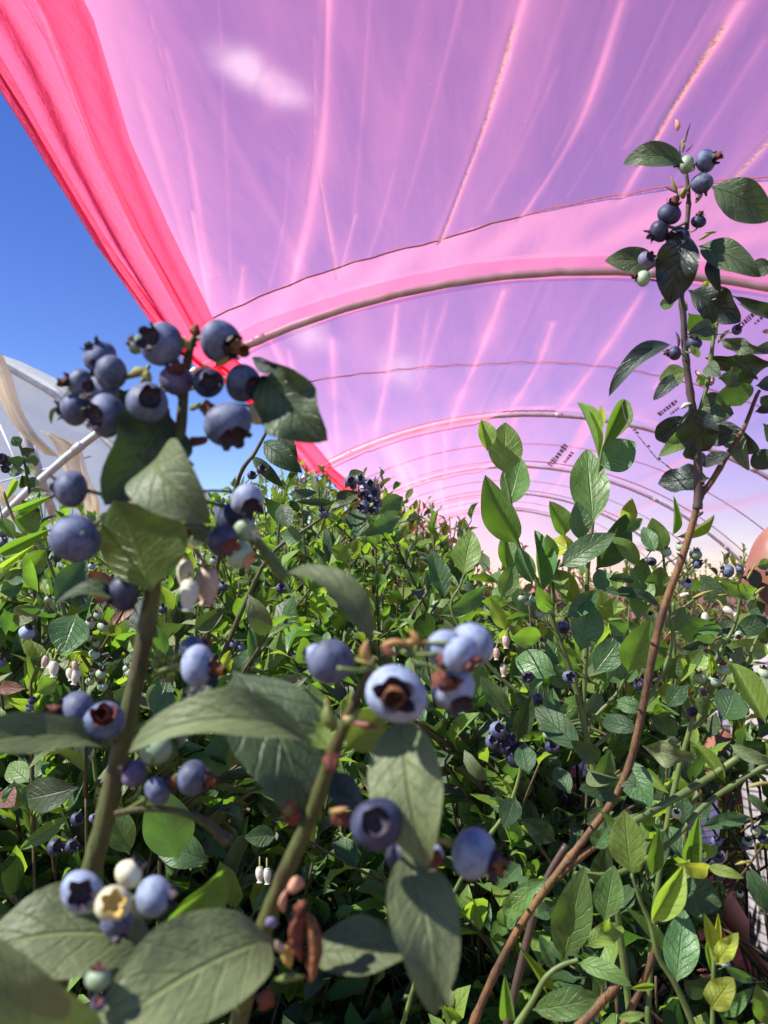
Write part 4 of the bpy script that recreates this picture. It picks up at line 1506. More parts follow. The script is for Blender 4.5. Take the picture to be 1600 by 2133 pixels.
for r in ((1470, 335, 24, (0.85, 0.25, 0.3), 'berry_blue', 'calyx_dark', 'dried_red'), (1462, 382, 23, (0.1, -0.95, 0.1), 'berry_blue', 'calyx_dark', None),
          (1430, 343, 18, (-0.9, 0.1, 0.1), 'berry_green', 'calyx_dark', 'dried_red'), (1394, 446, 25, (0.25, 0.95, 0.1), 'berry_deep', 'calyx_dark', 'dried_red'),
          (1455, 462, 16, (0.1, 0.95, 0.1), 'berry_deep', 'calyx_dark', 'dried_red'), (1373, 482, 22, (-0.85, -0.45, 0.2), 'berry_deep', 'calyx_dark', None),
          (1413, 499, 25, (-0.2, 0.0, 1), 'berry_deep', 'calyx_dark', None), (1348, 542, 19, (0.3, 0.3, 0.5), 'berry_purple', 'calyx_dark', None),
          (1340, 580, 16, (-0.95, 0.15, 0.1), 'berry_green', 'calyx_dark', 'dried_red'), (1446, 715, 16, (0, 0.9, 0.3), 'berry_deep', 'calyx_dark', None),
          (1406, 736, 15, (-0.95, 0.05, 0.1), 'berry_deep', 'calyx_dark', 'dried_red'), (1535, 687, 11, (0.2, 0.3, 0.6), 'berry_blue', 'calyx_dark', None)):
    px, py, rr, cal, m_, cx_, dr_ = r
    nx_ = 1432 if py < 650 else 1426
    B(Bb, px, py, rr, DB - 0.015, cal, m_, cx_, dr_, (nx_, py + 16, DB), 0 if rr > 17 else 1)
for (u, v, L_, m_, dr, ft) in ((575, 300, 90, 'cane_purple', (-0.25, 1, 0.1), 0.12), (570, 250, 60, 'stalk_yellow', (-0.15, 1, 0.1), 0.3), (545, 135, 60, 'bud_peach', (-0.2, 1, 0.1), 0.5), (560, 200, 40, 'stalk_yellow', (0.6, 0.5, 0), 0.5),
                              (585, 195, 100, 'cane_purple', (0.25, 1, 0.1), 0.14), (585, 250, 60, 'cane_purple', (0.6, 0.8, 0.1), 0.2), (545, 480, 110, 'stalk_yellow', (-0.4, 1, 0.1), 0.2), (540, 470, 80, 'stalk_yellow', (-1, 0.5, 0.1), 0.16),
                              (570, 500, 60, 'stalk_yellow', (0.1, 0.6, 0.3), 0.7), (640, 520, 60, 'stalk_yellow', (0.8, 0.8, 0.1), 0.5), (655, 720, 90, 'stalk_yellow', (0.8, 0.5, 0.1), 0.3), (690, 680, 60, 'stalk_yellow', (1, 0.1, 0.1), 0.4),
                              (545, 1300, 90, 'cane_purple', (-0.2, 1, 0.1), 0.2), (560, 1620, 60, 'petal_white', (0.8, 0.3, 0.3), 0.6), (640, 1420, 70, 'petal_pink', (0.6, -0.6, 0.3), 0.5),
                              (760, 1270, 90, 'stalk_yellow', (0.8, 0.8, 0.1), 0.25), (740, 1210, 70, 'stalk_yellow', (0.2, 1, 0.1), 0.3), (720, 1500, 50, 'bud_peach', (0.3, 0.9, 0.2), 0.7), (1000, 1210, 40, 'bud_peach', (1, 0.2, 0), 0.8)):
    x, y = c5(u, v)
    bud(Bb, x, y, L_ / 2.57, DB, m_, dr, ft, 'bract')

# ---- C: bright upright shoots in the middle
Cc = bush_root('blueberry bush with upright fresh green shoots in front of the pink film', 0.13, 0.86)
DC = 0.78
for i, (pts, w) in enumerate((
        ([c6(346, 430), c6(368, 520), c6(408, 760), c6(480, 900), c6(545, 1050), c6(600, 1200), c6(680, 1430), c6(720, 1600)], [5, 6, 8, 9, 10, 11, 12, 13]),
        ([c6(815, 290), c6(800, 370), c6(765, 670), c6(738, 950), c6(735, 1250), c6(725, 1450), c6(722, 1590)], [4, 5, 7, 9, 10, 10, 9]),
        ([c6(608, 835), c6(576, 950), c6(585, 1180), c6(640, 1340), c6(720, 1560)], [5, 6, 7, 8, 9]),
        ([c6(935, 1365), c6(875, 1480), c6(800, 1560), c6(724, 1640)], [6, 7, 8, 8]),
        ([c6(150, 910), c6(135, 960), c6(90, 1060), c6(160, 1200), c6(350, 1420), c6(560, 1560), c6(720, 1680)], [4, 5, 6, 7, 8, 8, 8]),
        ([c6(1100, 800), c6(1110, 900), c6(1130, 1050), c6(1140, 1250), c6(1040, 1480), c6(880, 1640), c6(730, 1760)], [5, 6, 7, 8, 9, 9, 9]),
        ([c6(520, 1100), c6(600, 1220), c6(660, 1400)], [4, 5, 6]))):
    pxcane(Cc, pts, w, DC, 'cane_green', to_ground=(i == 0), seed=30 + i)
leaves(Cc, c6, [
    (345, 432, 350, 182, 152, YG, 'flat', 10), (262, 320, 236, 170, 78, YG, 'fold', 15), (360, 585, 425, 352, 130, MD, 'flat', 10, .80), (408, 762, 253, 432, 145, MD, 'fold', -12, .76),
    (765, 672, 738, 308, 168, MD, 'flat', 8, .76), (795, 362, 690, 88, 32, YG, 'fold', 30), (812, 300, 917, 72, 92, MD, 'fold', 10), (815, 205, 805, 103, 36, YL, 'flat', 0),
    (802, 400, 968, 275, 155, TE, 'flat', -15, .80), (150, 912, 190, 698, 124, YG, 'flat', -10), (60, 1025, -5, 785, 92, TE, 'flat', 20), (28, 1102, 248, 968, 80, TE, 'arch', 20),
    (358, 892, 352, 708, 102, MD, 'fold', 10), (328, 1022, 402, 850, 90, MD, 'flat', 15), (480, 955, 408, 778, 82, TE, 'fold', 0), (522, 1005, 488, 695, 84, TE, 'fold', 20),
    (632, 725, 558, 556, 92, MD, 'fold', 15), (580, 845, 545, 715, 62, TE, 'flat', 10), (685, 812, 572, 738, 95, YL, 'crinkle', 0), (608, 872, 875, 712, 112, TE, 'flat', -25, .74),
    (705, 748, 690, 558, 92, TE, 'flat', 20), (778, 885, 924, 618, 124, TE, 'fold', 15), (930, 665, 952, 542, 72, YG, 'flat', 0), (922, 705, 1003, 640, 48, MD, 'flat', 10),
    (985, 865, 853, 728, 72, YG, 'arch', 20), (592, 878, 705, 1055, 92, YG, 'fold', 0), (978, 1135, 1005, 828, 116, MD, 'flat', 12, .75), (1102, 805, 1048, 636, 102, MD, 'flat', 0),
    (1144, 722, 1149, 528, 28, MD, 'fold', 20), (1062, 1015, 1092, 868, 112, TE, 'flat', 0), (1060, 800, 1005, 680, 70, TE, 'flat', 10), (962, 935, 838, 928, 44, DK, 'flat', 25),
    (1090, 1062, 778, 985, 48, DK, 'arch', 30), (640, 1115, 792, 982, 84, TE, 'flat', 0), (648, 1108, 838, 1192, 105, YG, 'arch', 15), (350, 1172, 276, 1016, 62, YG, 'flat', 0),
    (375, 1205, 520, 1200, 92, MD, 'flat', 20), (592, 1385, 398, 1308, 124, TE, 'arch', 10), (772, 1375, 905, 1200, 124, TE, 'flat', 0), (932, 1372, 1044, 1118, 145, MD, 'flat', 10, .74),
    (705, 1275, 752, 1010, 140, TE, 'flat', 20), (830, 1420, 930, 1300, 110, MD, 'flat', 15), (370, 1582, 228, 1388, 84, TE, 'flat', 0), (480, 1560, 405, 1470, 90, DK, 'flat', 10),
    (1100, 960, 1150, 925, 50, YG, 'flat', 10), (1160, 730, 1345, 620, 34, YG, 'fold', 30), (1110, 1300, 1040, 1200, 80, TE, 'flat', 0), (640, 1010, 590, 880, 70, YG, 'flat', 10),
    (560, 1090, 500, 960, 70, MD, 'flat', 0), (730, 900, 660, 760, 80, TE, 'flat', 0), (840, 1010, 790, 880, 90, TE, 'flat', 10), (880, 980, 880, 890, 60, YG, 'flat', 10), (820, 1120, 880, 1010, 60, MD, 'flat', 0),
    (680, 1330, 600, 1260, 90, MD, 'flat', 0), (640, 1450, 560, 1330, 90, TE, 'flat', 0), (930, 1200, 840, 1130, 90, TE, 'flat', 10), (1140, 1180, 1200, 1060, 80, TE, 'flat', 0)], DC, 2.2857)
for r in ((430, 1020, 21, (-.1, .9, .2), 'berry_green', 'calyx_red', 'dried_brown'), (455, 1042, 19, (0, .9, .2), 'berry_green', 'calyx_red', None), (482, 1022, 20, (.2, .9, .2), 'berry_green', 'calyx_red', 'dried_brown'),
          (515, 1092, 25, (.1, .8, .5), 'berry_green', 'calyx_red', None), (555, 1075, 22, (.4, .8, .2), 'berry_green', 'calyx_red', None), (1040, 772, 30, (0, .9, .3), 'berry_green', 'calyx_red', None),
          (1045, 845, 24, (0, -.3, .8), 'berry_deep', 'calyx_dark', None), (1115, 800, 26, (.2, .8, .3), 'berry_green', 'calyx_dark', None), (1188, 775, 27, (-.2, .9, .3), 'berry_green', 'calyx_red', None),
          (1255, 812, 30, (.2, .9, .3), 'berry_green', 'calyx_red', None), (1262, 856, 25, (.5, .2, .4), 'berry_blue', 'calyx_dark', None), (1212, 947, 26, (.3, .4, .6), 'berry_pale', 'calyx_dark', None),
          (1040, 1100, 20, (0, .5, .8), 'berry_green', 'calyx_dark', None), (988, 1430, 32, (-.1, .3, .9), 'berry_deep', 'calyx_dark', None), (625, 1155, 33, (0, -.5, .6), 'berry_deep', 'calyx_dark', None),
          (455, 1395, 30, (0, 0, .9), 'berry_deep', 'calyx_dark', None), (655, 1395, 34, (0.2, 0, .9), 'berry_blue', 'calyx_dark', None), (500, 1500, 30, (.3, -.5, .6), 'berry_deep', 'calyx_dark', None)):
    x, y = c6(r[0], r[1])
    B(Cc, x, y, r[2] / 2.2857, DC - 0.02, r[3], r[4], r[5], r[6], (c6(r[0] * .9 + 60, r[1] + 70) + (DC,)), 1)
for (u, v, L_) in ((350, 1195, 62), (340, 1330, 60), (305, 1255, 56)):
    x, y = c6(u, v)
    bell_flower(Cc, x, y, L_ / 2.2857, DC - .03, 'petal_pink', (0, -1, .2), (x + 8, y - 14, DC))

# ---- D: bright young shoot, lower right
Dd = bush_root('blueberry bush with large sunlit light green leaves in the lower right corner', 0.24, 0.46)
DD = 0.49
for i, (pts, w, m_) in enumerate((
        ([c7(772, 785), c7(830, 960), c7(890, 1100), c7(935, 1290), c7(1040, 1460), c7(1145, 1700)], [6, 8, 10, 11, 12, 13], 'cane_green'),
        ([c7(1276, 1190), c7(1268, 1400), c7(1264, 1600), c7(1262, 1720)], [6, 8, 9, 10], 'cane_green'),
        ([c7(450, 1308), c7(340, 1345), c7(250, 1420), c7(170, 1560), c7(80, 1700)], [9, 11, 12, 13, 14], 'cane_green'))):
    pxcane(Dd, pts, w, DD, m_, to_ground=True, seed=50 + i)
leaves(Dd, c7, [
    (352, 1312, 487, 738, 245, MD, 'flat', 8), (772, 785, 728, 398, 232, YG, 'flat', -6, .47), (776, 792, 572, 395, 66, YG, 'fold', 35), (892, 1080, 1090, 733, 158, YG, 'fold', 12, .47),
    (605, 1072, 668, 735, 185, MD, 'flat', 10, .54), (1040, 1455, 1092, 1002, 215, TE, 'flat', 5, .50), (900, 792, 940, 508, 98, MD, 'flat', 10, .56), (1130, 700, 1182, 428, 112, MD, 'fold', 0, .57),
    (1035, 725, 1238, 745, 96, YL, 'arch', 20), (1235, 745, 1455, 812, 72, YG, 'arch', -10), (955, 1275, 728, 982, 74, MD, 'fold', 20), (490, 1225, 708, 1095, 140, YG, 'crinkle', 0, .54),
    (250, 1482, 85, 1218, 74, YG, 'fold', 10), (300, 1375, 213, 1150, 84, TE, 'flat', 10), (170, 1610, 575, 1522, 180, MD, 'arch', 10), (448, 1328, 775, 1470, 116, MD, 'arch', -20, .47),
    (760, 1482, 912, 1464, 44, YG, 'fold', 0), (15, 1660, 5, 1395, 94, MD, 'fold', 0), (1268, 1250, 1210, 1022, 78, YL, 'fold', 10, .48), (1276, 1195, 1297, 1022, 50, YL, 'fold', 10),
    (1282, 1335, 1420, 1142, 118, YL, 'crinkle', 0), (1258, 1605, 1392, 1415, 178, YL, 'crinkle', -10), (1188, 505, 1498, 445, 96, TE, 'flat', -15, .60), (1062, 868, 1320, 975, 250, DK, 'crinkle', 0, .58),
    (1468, 728, 1660, 1045, 118, DK, 'arch', 10, .55), (1345, 238, 1155, -10, 78, YG, 'fold', 10, .6), (838, 8, 1168, 82, 128, DU, 'crinkle', 25, .55), (508, 148, 702, 212, 84, DU, 'roll', 25, .56),
    (1368, 0, 1630, 110, 88, DU, 'arch', 15, .56), (1330, 1340, 1510, 1442, 66, TE, 'flat', 10), (1325, 1650, 1508, 1480, 96, TE, 'flat', 0), (1600, 1700, 1530, 1450, 126, MD, 'flat', 0),
    (690, 1660, 862, 1635, 60, YG, 'arch', 0), (1085, 1425, 1205, 1535, 110, DK, 'flat', 0, .55), (1590, 760, 1680, 840, 60, YG, 'flat', 0), (1210, 640, 1245, 610, 90, YG, 'flat', 0, .56), (1300, 620, 1200, 690, 60, MD, 'flat', 0, .57),
    (860, 150, 1000, 300, 74, YG, 'fold', 10, .62), (870, 330, 960, 200, 130, DK, 'flat', 0, .66), (620, 620, 560, 860, 120, DK, 'flat', 0, .66), (60, 900, 300, 820, 90, TE, 'flat', 0, .62), (180, 1000, 330, 1030, 80, DK, 'flat', 0, .62),
    (1230, 1190, 1260, 1390, 40, YG, 'fold', 0), (1480, 300, 1600, 420, 60, DK, 'arch', 0, .6), (1100, 500, 1080, 300, 120, DK, 'flat', 0, .66), (650, 30, 590, 260, 120, TE, 'flat', 0, .66)], DD, 2.909)
leaves(Dd, c6, [(1590, 1620, 1428, 1328, 105, YG, 'fold', 10, .58), (1640, 1520, 1520, 1410, 90, DU, 'arch', 0, .6)], .58, 2.2857)
for r in ((1525, 525, 30, 'berry_green'), (1475, 590, 32, 'berry_green'), (1570, 575, 30, 'berry_deep'), (1045, 420, 32, 'berry_cream'), (1290, 585, 34, 'berry_blue'), (1300, 690, 34, 'berry_deep'), (1310, 800, 30, 'berry_deep'), (1430, 905, 22, 'berry_green'), (1460, 620, 24, 'berry_deep'), (1340, 1330, 26, 'berry_pale'), (1620, 560, 24, 'berry_green')):
    x, y = c7(r[0], r[1])
    B(Dd, x, y, r[2] / 2.909, .60, (.1, .4, .7), r[3], 'calyx_dark', None, (x - 14, y + 12, .61), 1)
for (u, v, L_, m_) in ((1190, 1400, 80, 'calyx_red'), (1170, 1370, 60, 'dried_red'), (1400, 730, 110, 'stalk_yellow'), (1480, 260, 130, 'stalk_yellow')):
    x, y = c7(u, v)
    bud(Dd, x, y, L_ / 2.909, .55, m_, (.9, .2, .2), .3, 'bract')

# ---- E: bush at the right edge, in front of the man
Ee = bush_root('blueberry bush at the right edge with white blossoms and green berries before the man', 0.33, 0.96)
DE = 0.92
for i, (pts, w) in enumerate((([c6(1470, 1000), c6(1440, 1150), c6(1380, 1260), c6(1300, 1420), c6(1240, 1600)], [6, 8, 9, 10, 11]), ([c6(1150, 1040), c6(1150, 1200), c6(1165, 1420), c6(1210, 1540), c6(1242, 1610)], [7, 8, 9, 9, 9]),
                              ([c6(1560, 1180), c6(1500, 1320), c6(1430, 1470), c6(1330, 1560), c6(1242, 1640)], [6, 7, 8, 8, 8]), ([c6(1290, 1000), c6(1230, 1040), c6(1150, 1100)], [5, 6, 7]))):
    pxcane(Ee, pts, w, DE, 'cane_green', to_ground=(i == 0), seed=70 + i)
leaves(Ee, c6, [
    (1350, 940, 1535, 985, 66, MD, 'arch', 15), (1275, 905, 1405, 1055, 84, DK, 'flat', 10), (1390, 1240, 1600, 1280, 86, MD, 'arch', 0), (1180, 1100, 1360, 1190, 100, TE, 'arch', 10),
    (1380, 1180, 1160, 1200, 36, TE, 'hook', 10), (1160, 1285, 1295, 1225, 44, O, 'arch', 10), (1235, 930, 1270, 980, 60, TE, 'flat', 0), (1470, 1010, 1380, 930, 80, MD, 'flat', 10),
    (1545, 870, 1610, 850, 50, MD, 'flat', 10), (1590, 1240, 1580, 1140, 60, DU, 'flat', 10), (1440, 1180, 1600, 1120, 90, DK, 'arch', 0), (1310, 1250, 1345, 1360, 46, YG, 'fold', 0),
    (1190, 1360, 1300, 1260, 80, MD, 'arch', 0), (1430, 1260, 1520, 1330, 90, DU, 'arch', 0), (1120, 1400, 1180, 1300, 90, TE, 'flat', 0), (1220, 1330, 1160, 1440, 70, YG, 'fold', 0), (1350, 1200, 1440, 1130, 70, O, 'flat', 0),
    (1150, 1130, 1230, 1090, 60, TE, 'flat', 0), (1260, 1210, 1180, 1160, 80, DK, 'flat', 0), (1500, 1080, 1590, 1050, 80, DK, 'flat', 0), (1120, 1540, 1200, 1420, 90, DK, 'arch', 0), (1240, 1500, 1330, 1560, 80, MD, 'arch', 0),
    (1360, 1480, 1290, 1560, 80, TE, 'arch', 0), (1420, 1460, 1480, 1580, 70, MD, 'arch', 0), (1080, 1360, 1020, 1260, 80, TE, 'flat', 0)], DE, 2.2857)
for r in ((1410, 890, 32, (-.9, .3, .3), 'berry_blue'), (1465, 880, 20, (.2, .8, .3), 'berry_blue'), (1460, 1195, 22, (0, -.4, .7), 'berry_green'), (1275, 1400, 32, (-.2, .9, .3), 'berry_green'),
          (1345, 1415, 32, (.2, .8, .4), 'berry_green'), (1382, 1360, 34, (.1, .9, .2), 'berry_green'), (1290, 1470, 25, (.2, 0, .9), 'berry_green'), (1510, 1385, 32, (.1, .8, .3), 'berry_green'), (1578, 1378, 34, (.1, .8, .3), 'berry_green'),
          (1400, 1470, 24, (.2, 0, .9), 'berry_green'), (1240, 1560, 26, (.2, 0, .9), 'berry_deep')):
    x, y = c6(r[0], r[1])
    B(Ee, x, y, r[2] / 2.2857, DE - .02, r[3], r[4], 'calyx_red' if r[4] == 'berry_green' else 'calyx_dark', 'dried_brown' if r[0] == 1382 else None, (x - 10, y + 16, DE), 1)
for (u, v, L_, dr) in ((1297, 1085, 60, (.05, -1, .2)), (1385, 1065, 60, (.8, -.5, .3)), (1180, 1010, 40, (.8, .3, .3))):
    x, y = c6(u, v)
    bell_flower(Ee, x, y, L_ / 2.2857, DE - .03, 'petal_white', dr, (x - 16, y - 16, DE))
for (u, v, L_, dr) in ((1500, 930, 90, (.5, .9, .1)), (1480, 870, 70, (.3, 1, .1)), (1530, 1010, 70, (.6, .5, .1)), (1500, 1080, 100, (.4, .8, .1)), (1240, 1020, 110, (.9, .3, .1)), (1330, 1020, 80, (.9, .2, .1)), (1420, 1500, 90, (1, .4, .1)), (1240, 1555, 110, (.9, .5, .1))):
    x, y = c6(u, v)
    bud(Ee, x, y, L_ / 2.2857, DE, 'stalk_yellow', dr, .25, 'bract')

# ---- bushes grown by rule: canes, side shoots, leaves, a few berries
TOPL = [(-400, 985), (0, 1000), (110, 1015), (200, 1075), (340, 1070), (400, 1060), (520, 990), (600, 955), (660, 965), (720, 1010), (790, 965), (850, 1010), (900, 1035), (985, 1070), (1010, 1180), (1040, 1240), (1300, 1235),
        (1480, 1250), (1600, 1240), (2000, 1230)]


def top_line(px):
    return float(np.interp(px, [a for a, b in TOPL], [b for a, b in TOPL]))


ALL = []      # every grown leaf: root, matrix, variant, material, centre, length


def grow(root, h, r, n_canes, n_side, n_leaf, Ls, palette, seed, min_d=0.75, berries=0, trim=True, windows=(), top_slack=0, lean=(0, 0), cane_mat='cane_drab'):
    rng = random.Random(seed)
    base = root.location
    mats_, wts = zip(*palette)
    got = []
    bcount = 0
    UPW = Vector((0, 0, 1))
    for ci in range(n_canes):
        an = rng.uniform(0, 6.283)
        rad = r * math.sqrt(rng.uniform(0.02, 1))
        hh = h * rng.uniform(0.72, 1.0) * (1 - 0.18 * (rad / r) ** 2)
        top = base + Vector((rad * math.cos(an) + lean[0], rad * math.sin(an) + lean[1], hh))
        if trim:                                   # pruned to the height of the hedge
            for _ in range(30):
                pt = proj(top)
                if pt is None or pt[1] > top_line(pt[0]) - top_slack + 14 or top.z < 0.5:
                    break
                top.z -= 0.04
        foot = base + Vector((0.25 * rad * math.cos(an), 0.25 * rad * math.sin(an), -0.02))
        mid = foot.lerp(top, 0.55) + Vector((rng.uniform(-.05, .05), rng.uniform(-.05, .05), 0.05))
        q1 = foot.lerp(mid, 0.5) + Vector((rng.uniform(-.03, .03), rng.uniform(-.03, .03), 0))
        P, R = smooth_path([foot, q1, mid, top], [0.007, 0.006, 0.0042, 0.0016], 12)
        ok = True
        pr_top = proj(top)
        V, Fc = tube([p - base for p in P], R, 6)
        segs = []
        for si in range(n_side + 1):
            if si == n_side:
                s0, dirv, ln = 1.0, (P[-1] - P[-6]).normalized(), rng.uniform(.10, .2)
            else:
                s0 = rng.uniform(0.30, 0.98)
                a2 = rng.uniform(0, 6.283)
                dirv = (Vector((math.cos(a2), math.sin(a2), rng.uniform(0.15, 1.3)))).normalized()
                ln = rng.uniform(0.10, 0.30) * (0.6 + h * 0.3)
            p0 = P[min(len(P) - 1, int(s0 * (len(P) - 1)))]
            p1 = p0 + dirv * ln * 0.5 + Vector((0, 0, ln * 0.08))
            p2 = p0 + dirv * ln + Vector((0, 0, ln * rng.uniform(-0.05, 0.35)))
            pj = proj(p2)
            if pj is None or pj[2] < min_d:
                continue
            if trim and pj[1] < top_line(pj[0]) - top_slack + rng.uniform(0, 26):
                continue
            if any(x0 < pj[0] < x1 and y0 < pj[1] < y1 for x0, y0, x1, y1 in windows):
                continue
            SP, SR = smooth_path([p0, p1, p2], [0.003, 0.0024, 0.0012], 3)
            tube([q - base for q in SP], SR, 4, V, Fc)
            young = rng.random()
            ph = rng.uniform(0, 6.28)
            for li in range(n_leaf):
                s = (li + 0.6) / n_leaf
                pos = SP[min(len(SP) - 1, int(s * (len(SP) - 1) + 0.5))]
                tg = (p2 - p0).normalized()
                side = tg.cross(Vector((0.31, 0.2, 0.93))).normalized()
                up2 = side.cross(tg)
                aa = ph + li * 2.4
                radd = side * math.cos(aa) + up2 * math.sin(aa)
                op = rng.uniform(0.45, 1.15) * (1.25 - 0.75 * s)
                dv = (tg * math.cos(op) + radd * math.sin(op) + Vector((0, 0, rng.uniform(-0.35, 0.15)))).normalized()
                nrm = (tg * 0.7 + UPW * 0.7 - radd * 0.2 + Vector((rng.uniform(-.5, .5), rng.uniform(-.5, .5), rng.uniform(-.2, .3)))).normalized()
                L_ = Ls * rng.uniform(0.6, 1.2) * (1.0 - 0.45 * max(0, s - 0.75) / 0.25)
                m_ = rng.choices(mats_, wts)[0]
                if young > 0.70 and s > 0.45 and m_ in ('leaf_mid', 'leaf_teal', 'leaf_old'):
                    m_ = 'leaf_young'
                c = pos + dv * L_ * 0.5
                pc = proj(c)
                if pc is None or pc[2] < min_d * 0.92:
                    continue
                if any(x0 < pc[0] < x1 and y0 < pc[1] < y1 for x0, y0, x1, y1 in windows):
                    continue
                M = orient(pos, dv, nrm, L_, L_ * rng.uniform(0.42, 0.56))
                ALL.append((root, M, rng.randrange(6), m_, c, L_))
            if bcount < berries and rng.random() < 0.30 and pj[2] < 3.2:
                kind = rng.choice(['berry_blue', 'berry_deep', 'berry_green', 'berry_green', 'berry_blue'])
                for bi in range(rng.randrange(2, 6)):
                    if bcount >= berries:
                        break
                    c = p2 + Vector((rng.gauss(0, .013), rng.gauss(0, .013), rng.gauss(-.012, .010)))
                    cd = Vector((rng.gauss(0, .6), rng.gauss(-.4, .5), rng.gauss(0.1, .6))).normalized()
                    berry_world(root, c, rng.uniform(.0055, .0082), cd, kind, 'calyx_red' if kind == 'berry_green' else 'calyx_dark', None, p2, 1, 'stalk_green', rng)
                    bcount += 1
        link('cane', mesh_from('cane', V, Fc, cane_mat), root)


PAL_NEAR = [(TE, 3), (MD, 3.6), (O, 2.4), (DK, 1.0), (DU, 2.0), (YG, 1.6), ('leaf_brown', .12)]
PAL_GREEN = [(MD, 4), (TE, 2.0), (YG, 3.0), (O, 1), (DU, .6)]
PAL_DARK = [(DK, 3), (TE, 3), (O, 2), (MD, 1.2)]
WIN = ((1095, 1600, 1130, 1730), (1160, 1590, 1230, 1720), (1440, 1640, 1600, 1830), (1500, 1830, 1700, 2050), (1290, 2010, 1400, 2150), (970, 1925, 1040, 2000), (770, 2040, 850, 2090))

near = [
    # label, x, y, h, r, canes, side, leaf, Ls, palette, seed, min_d, berries
    ('leafy blueberry bush with green berry clusters behind the thick left stem', -0.50, 1.12, 1.50, 0.34, 22, 10, 9, .046, PAL_NEAR, 101, .86, 40),
    ('blueberry bush with pale green new leaves at the left edge below the white tunnel', -0.86, 1.28, 1.72, 0.36, 22, 10, 9, .048, PAL_GREEN, 102, .95, 16),
    ('low dense blueberry bush in the middle behind the centre berry cluster', -0.06, 1.10, 1.18, 0.30, 22, 10, 9, .044, PAL_NEAR, 103, .80, 24),
    ('shaded blueberry bush at the bottom left behind the nearest leaves', -0.40, 0.92, 1.12, 0.30, 18, 9, 9, .046, PAL_NEAR, 104, .70, 14),
    ('blueberry bush with a small blue berry cluster on a twig before the pink film', -0.40, 1.62, 1.62, 0.34, 22, 10, 9, .044, PAL_GREEN, 105, 1.1, 20),
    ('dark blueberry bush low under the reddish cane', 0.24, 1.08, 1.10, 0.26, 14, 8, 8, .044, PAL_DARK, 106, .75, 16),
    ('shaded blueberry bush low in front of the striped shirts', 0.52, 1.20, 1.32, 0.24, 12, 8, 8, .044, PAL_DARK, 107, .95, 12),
    ('shady blueberry bush filling the gap beneath the upright fresh green shoots', 0.16, 1.30, 1.62, 0.28, 26, 10, 9, .046, PAL_NEAR, 109, .95, 12),
    ('blueberry bush at the right edge low in front of the hanging arm', 0.44, 0.84, 1.02, 0.22, 14, 9, 8, .046, PAL_NEAR, 110, .62, 8),
    ('sunlit bushy blueberry plant just beyond the centre berry cluster', -0.20, 1.75, 1.64, 0.36, 24, 10, 9, .042, PAL_GREEN, 108, 1.2, 14),
]
near.append(('tall green blueberry bush topping the mound left of the tunnel axis', -0.34, 2.15, 2.02, 0.42, 26, 10, 9, .038, PAL_GREEN, 111, 1.5, 6))
near.append(('blueberry bush sloping down from the mound towards the upright shoots', -0.12, 2.75, 1.86, 0.42, 24, 10, 9, .038, PAL_GREEN, 112, 1.9, 0))
NEARROOT = []
for (lb, x, y, h, r, nc, ns, nl, Ls, pal, sd, md, nb) in near:
    rt = bush_root(lb, x, y)
    NEARROOT.append(rt)
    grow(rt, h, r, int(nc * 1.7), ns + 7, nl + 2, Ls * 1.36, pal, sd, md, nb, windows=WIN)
# particular leaves, berries and twigs of the left-hand bushes
bL, bLL, bM, bS, bT = NEARROOT[0], NEARROOT[1], NEARROOT[2], NEARROOT[3], NEARROOT[4]
leaves(bL, c8, [(300, 945, 480, 720, 150, TE, 'flat', 0, .84), (640, 930, 500, 770, 140, 'leaf_brown', 'crinkle', 0, .85), (340, 940, 500, 880, 110, O, 'crinkle', 0, .86), (430, 1010, 340, 1235, 200, TE, 'flat', 10, .80),
                (20, 980, 90, 1100, 110, TE, 'crinkle', 0, .86), (60, 1040, 250, 980, 100, DU, 'flat', 0, .88), (900, 1600, 870, 1360, 120, MD, 'flat', 0, .84), (780, 1250, 760, 1120, 60, YG, 'flat', 0, .86),
                (620, 1440, 740, 1480, 100, DU, 'crinkle', 0, .84), (200, 1450, 310, 1380, 100, MD, 'flat', 0, .86), (0, 1420, 150, 1420, 70, 'leaf_brown', 'arch', 0, .86), (1090, 1100, 1260, 970, 90, DU, 'fold', 0, .82),
                (1380, 900, 1480, 1120, 110, DU, 'hook', 0, .84), (1240, 1300, 1280, 1210, 50, YG, 'flat', 0, .84), (1440, 1440, 1580, 1380, 80, DU, 'flat', 0, .9)], .85, 2.667)
leaves(bM, c2, [(1330, 660, 1290, 445, 130, MD, 'flat', 0, .80), (1130, 480, 1280, 420, 70, DU, 'flat', 0, .84), (1440, 600, 1460, 480, 50, YL, 'flat', 0, .82), (690, 330, 650, 200, 50, TE, 'flat', 0, .8), (640, 590, 700, 420, 90, TE, 'flat', 0, .8),
                (1520, 690, 1560, 560, 80, MD, 'flat', 0, .84), (870, 1190, 640, 1100, 130, TE, 'arch', 0, .74), (740, 1180, 640, 870, 190, TE, 'flat', 0, .72), (540, 1160, 450, 930, 120, MD, 'flat', 0, .75), (1150, 1080, 1020, 1090, 80, TE, 'flat', 0, .8)], .8, 2.0)
leaves(bS, c2, [(330, 880, 110, 930, 130, O, 'arch', 0, .72), (120, 860, 40, 780, 90, MD, 'flat', 0, .74), (60, 850, 60, 980, 90, TE, 'crinkle', 0, .74), (290, 1000, 80, 1140, 60, MD, 'flat', 0, .75), (0, 900, 60, 960, 100, 'leaf_brown', 'flat', 0, .75), (860, 1500, 740, 1400, 130, DU, 'flat', 0, .7)], .72, 2.0)
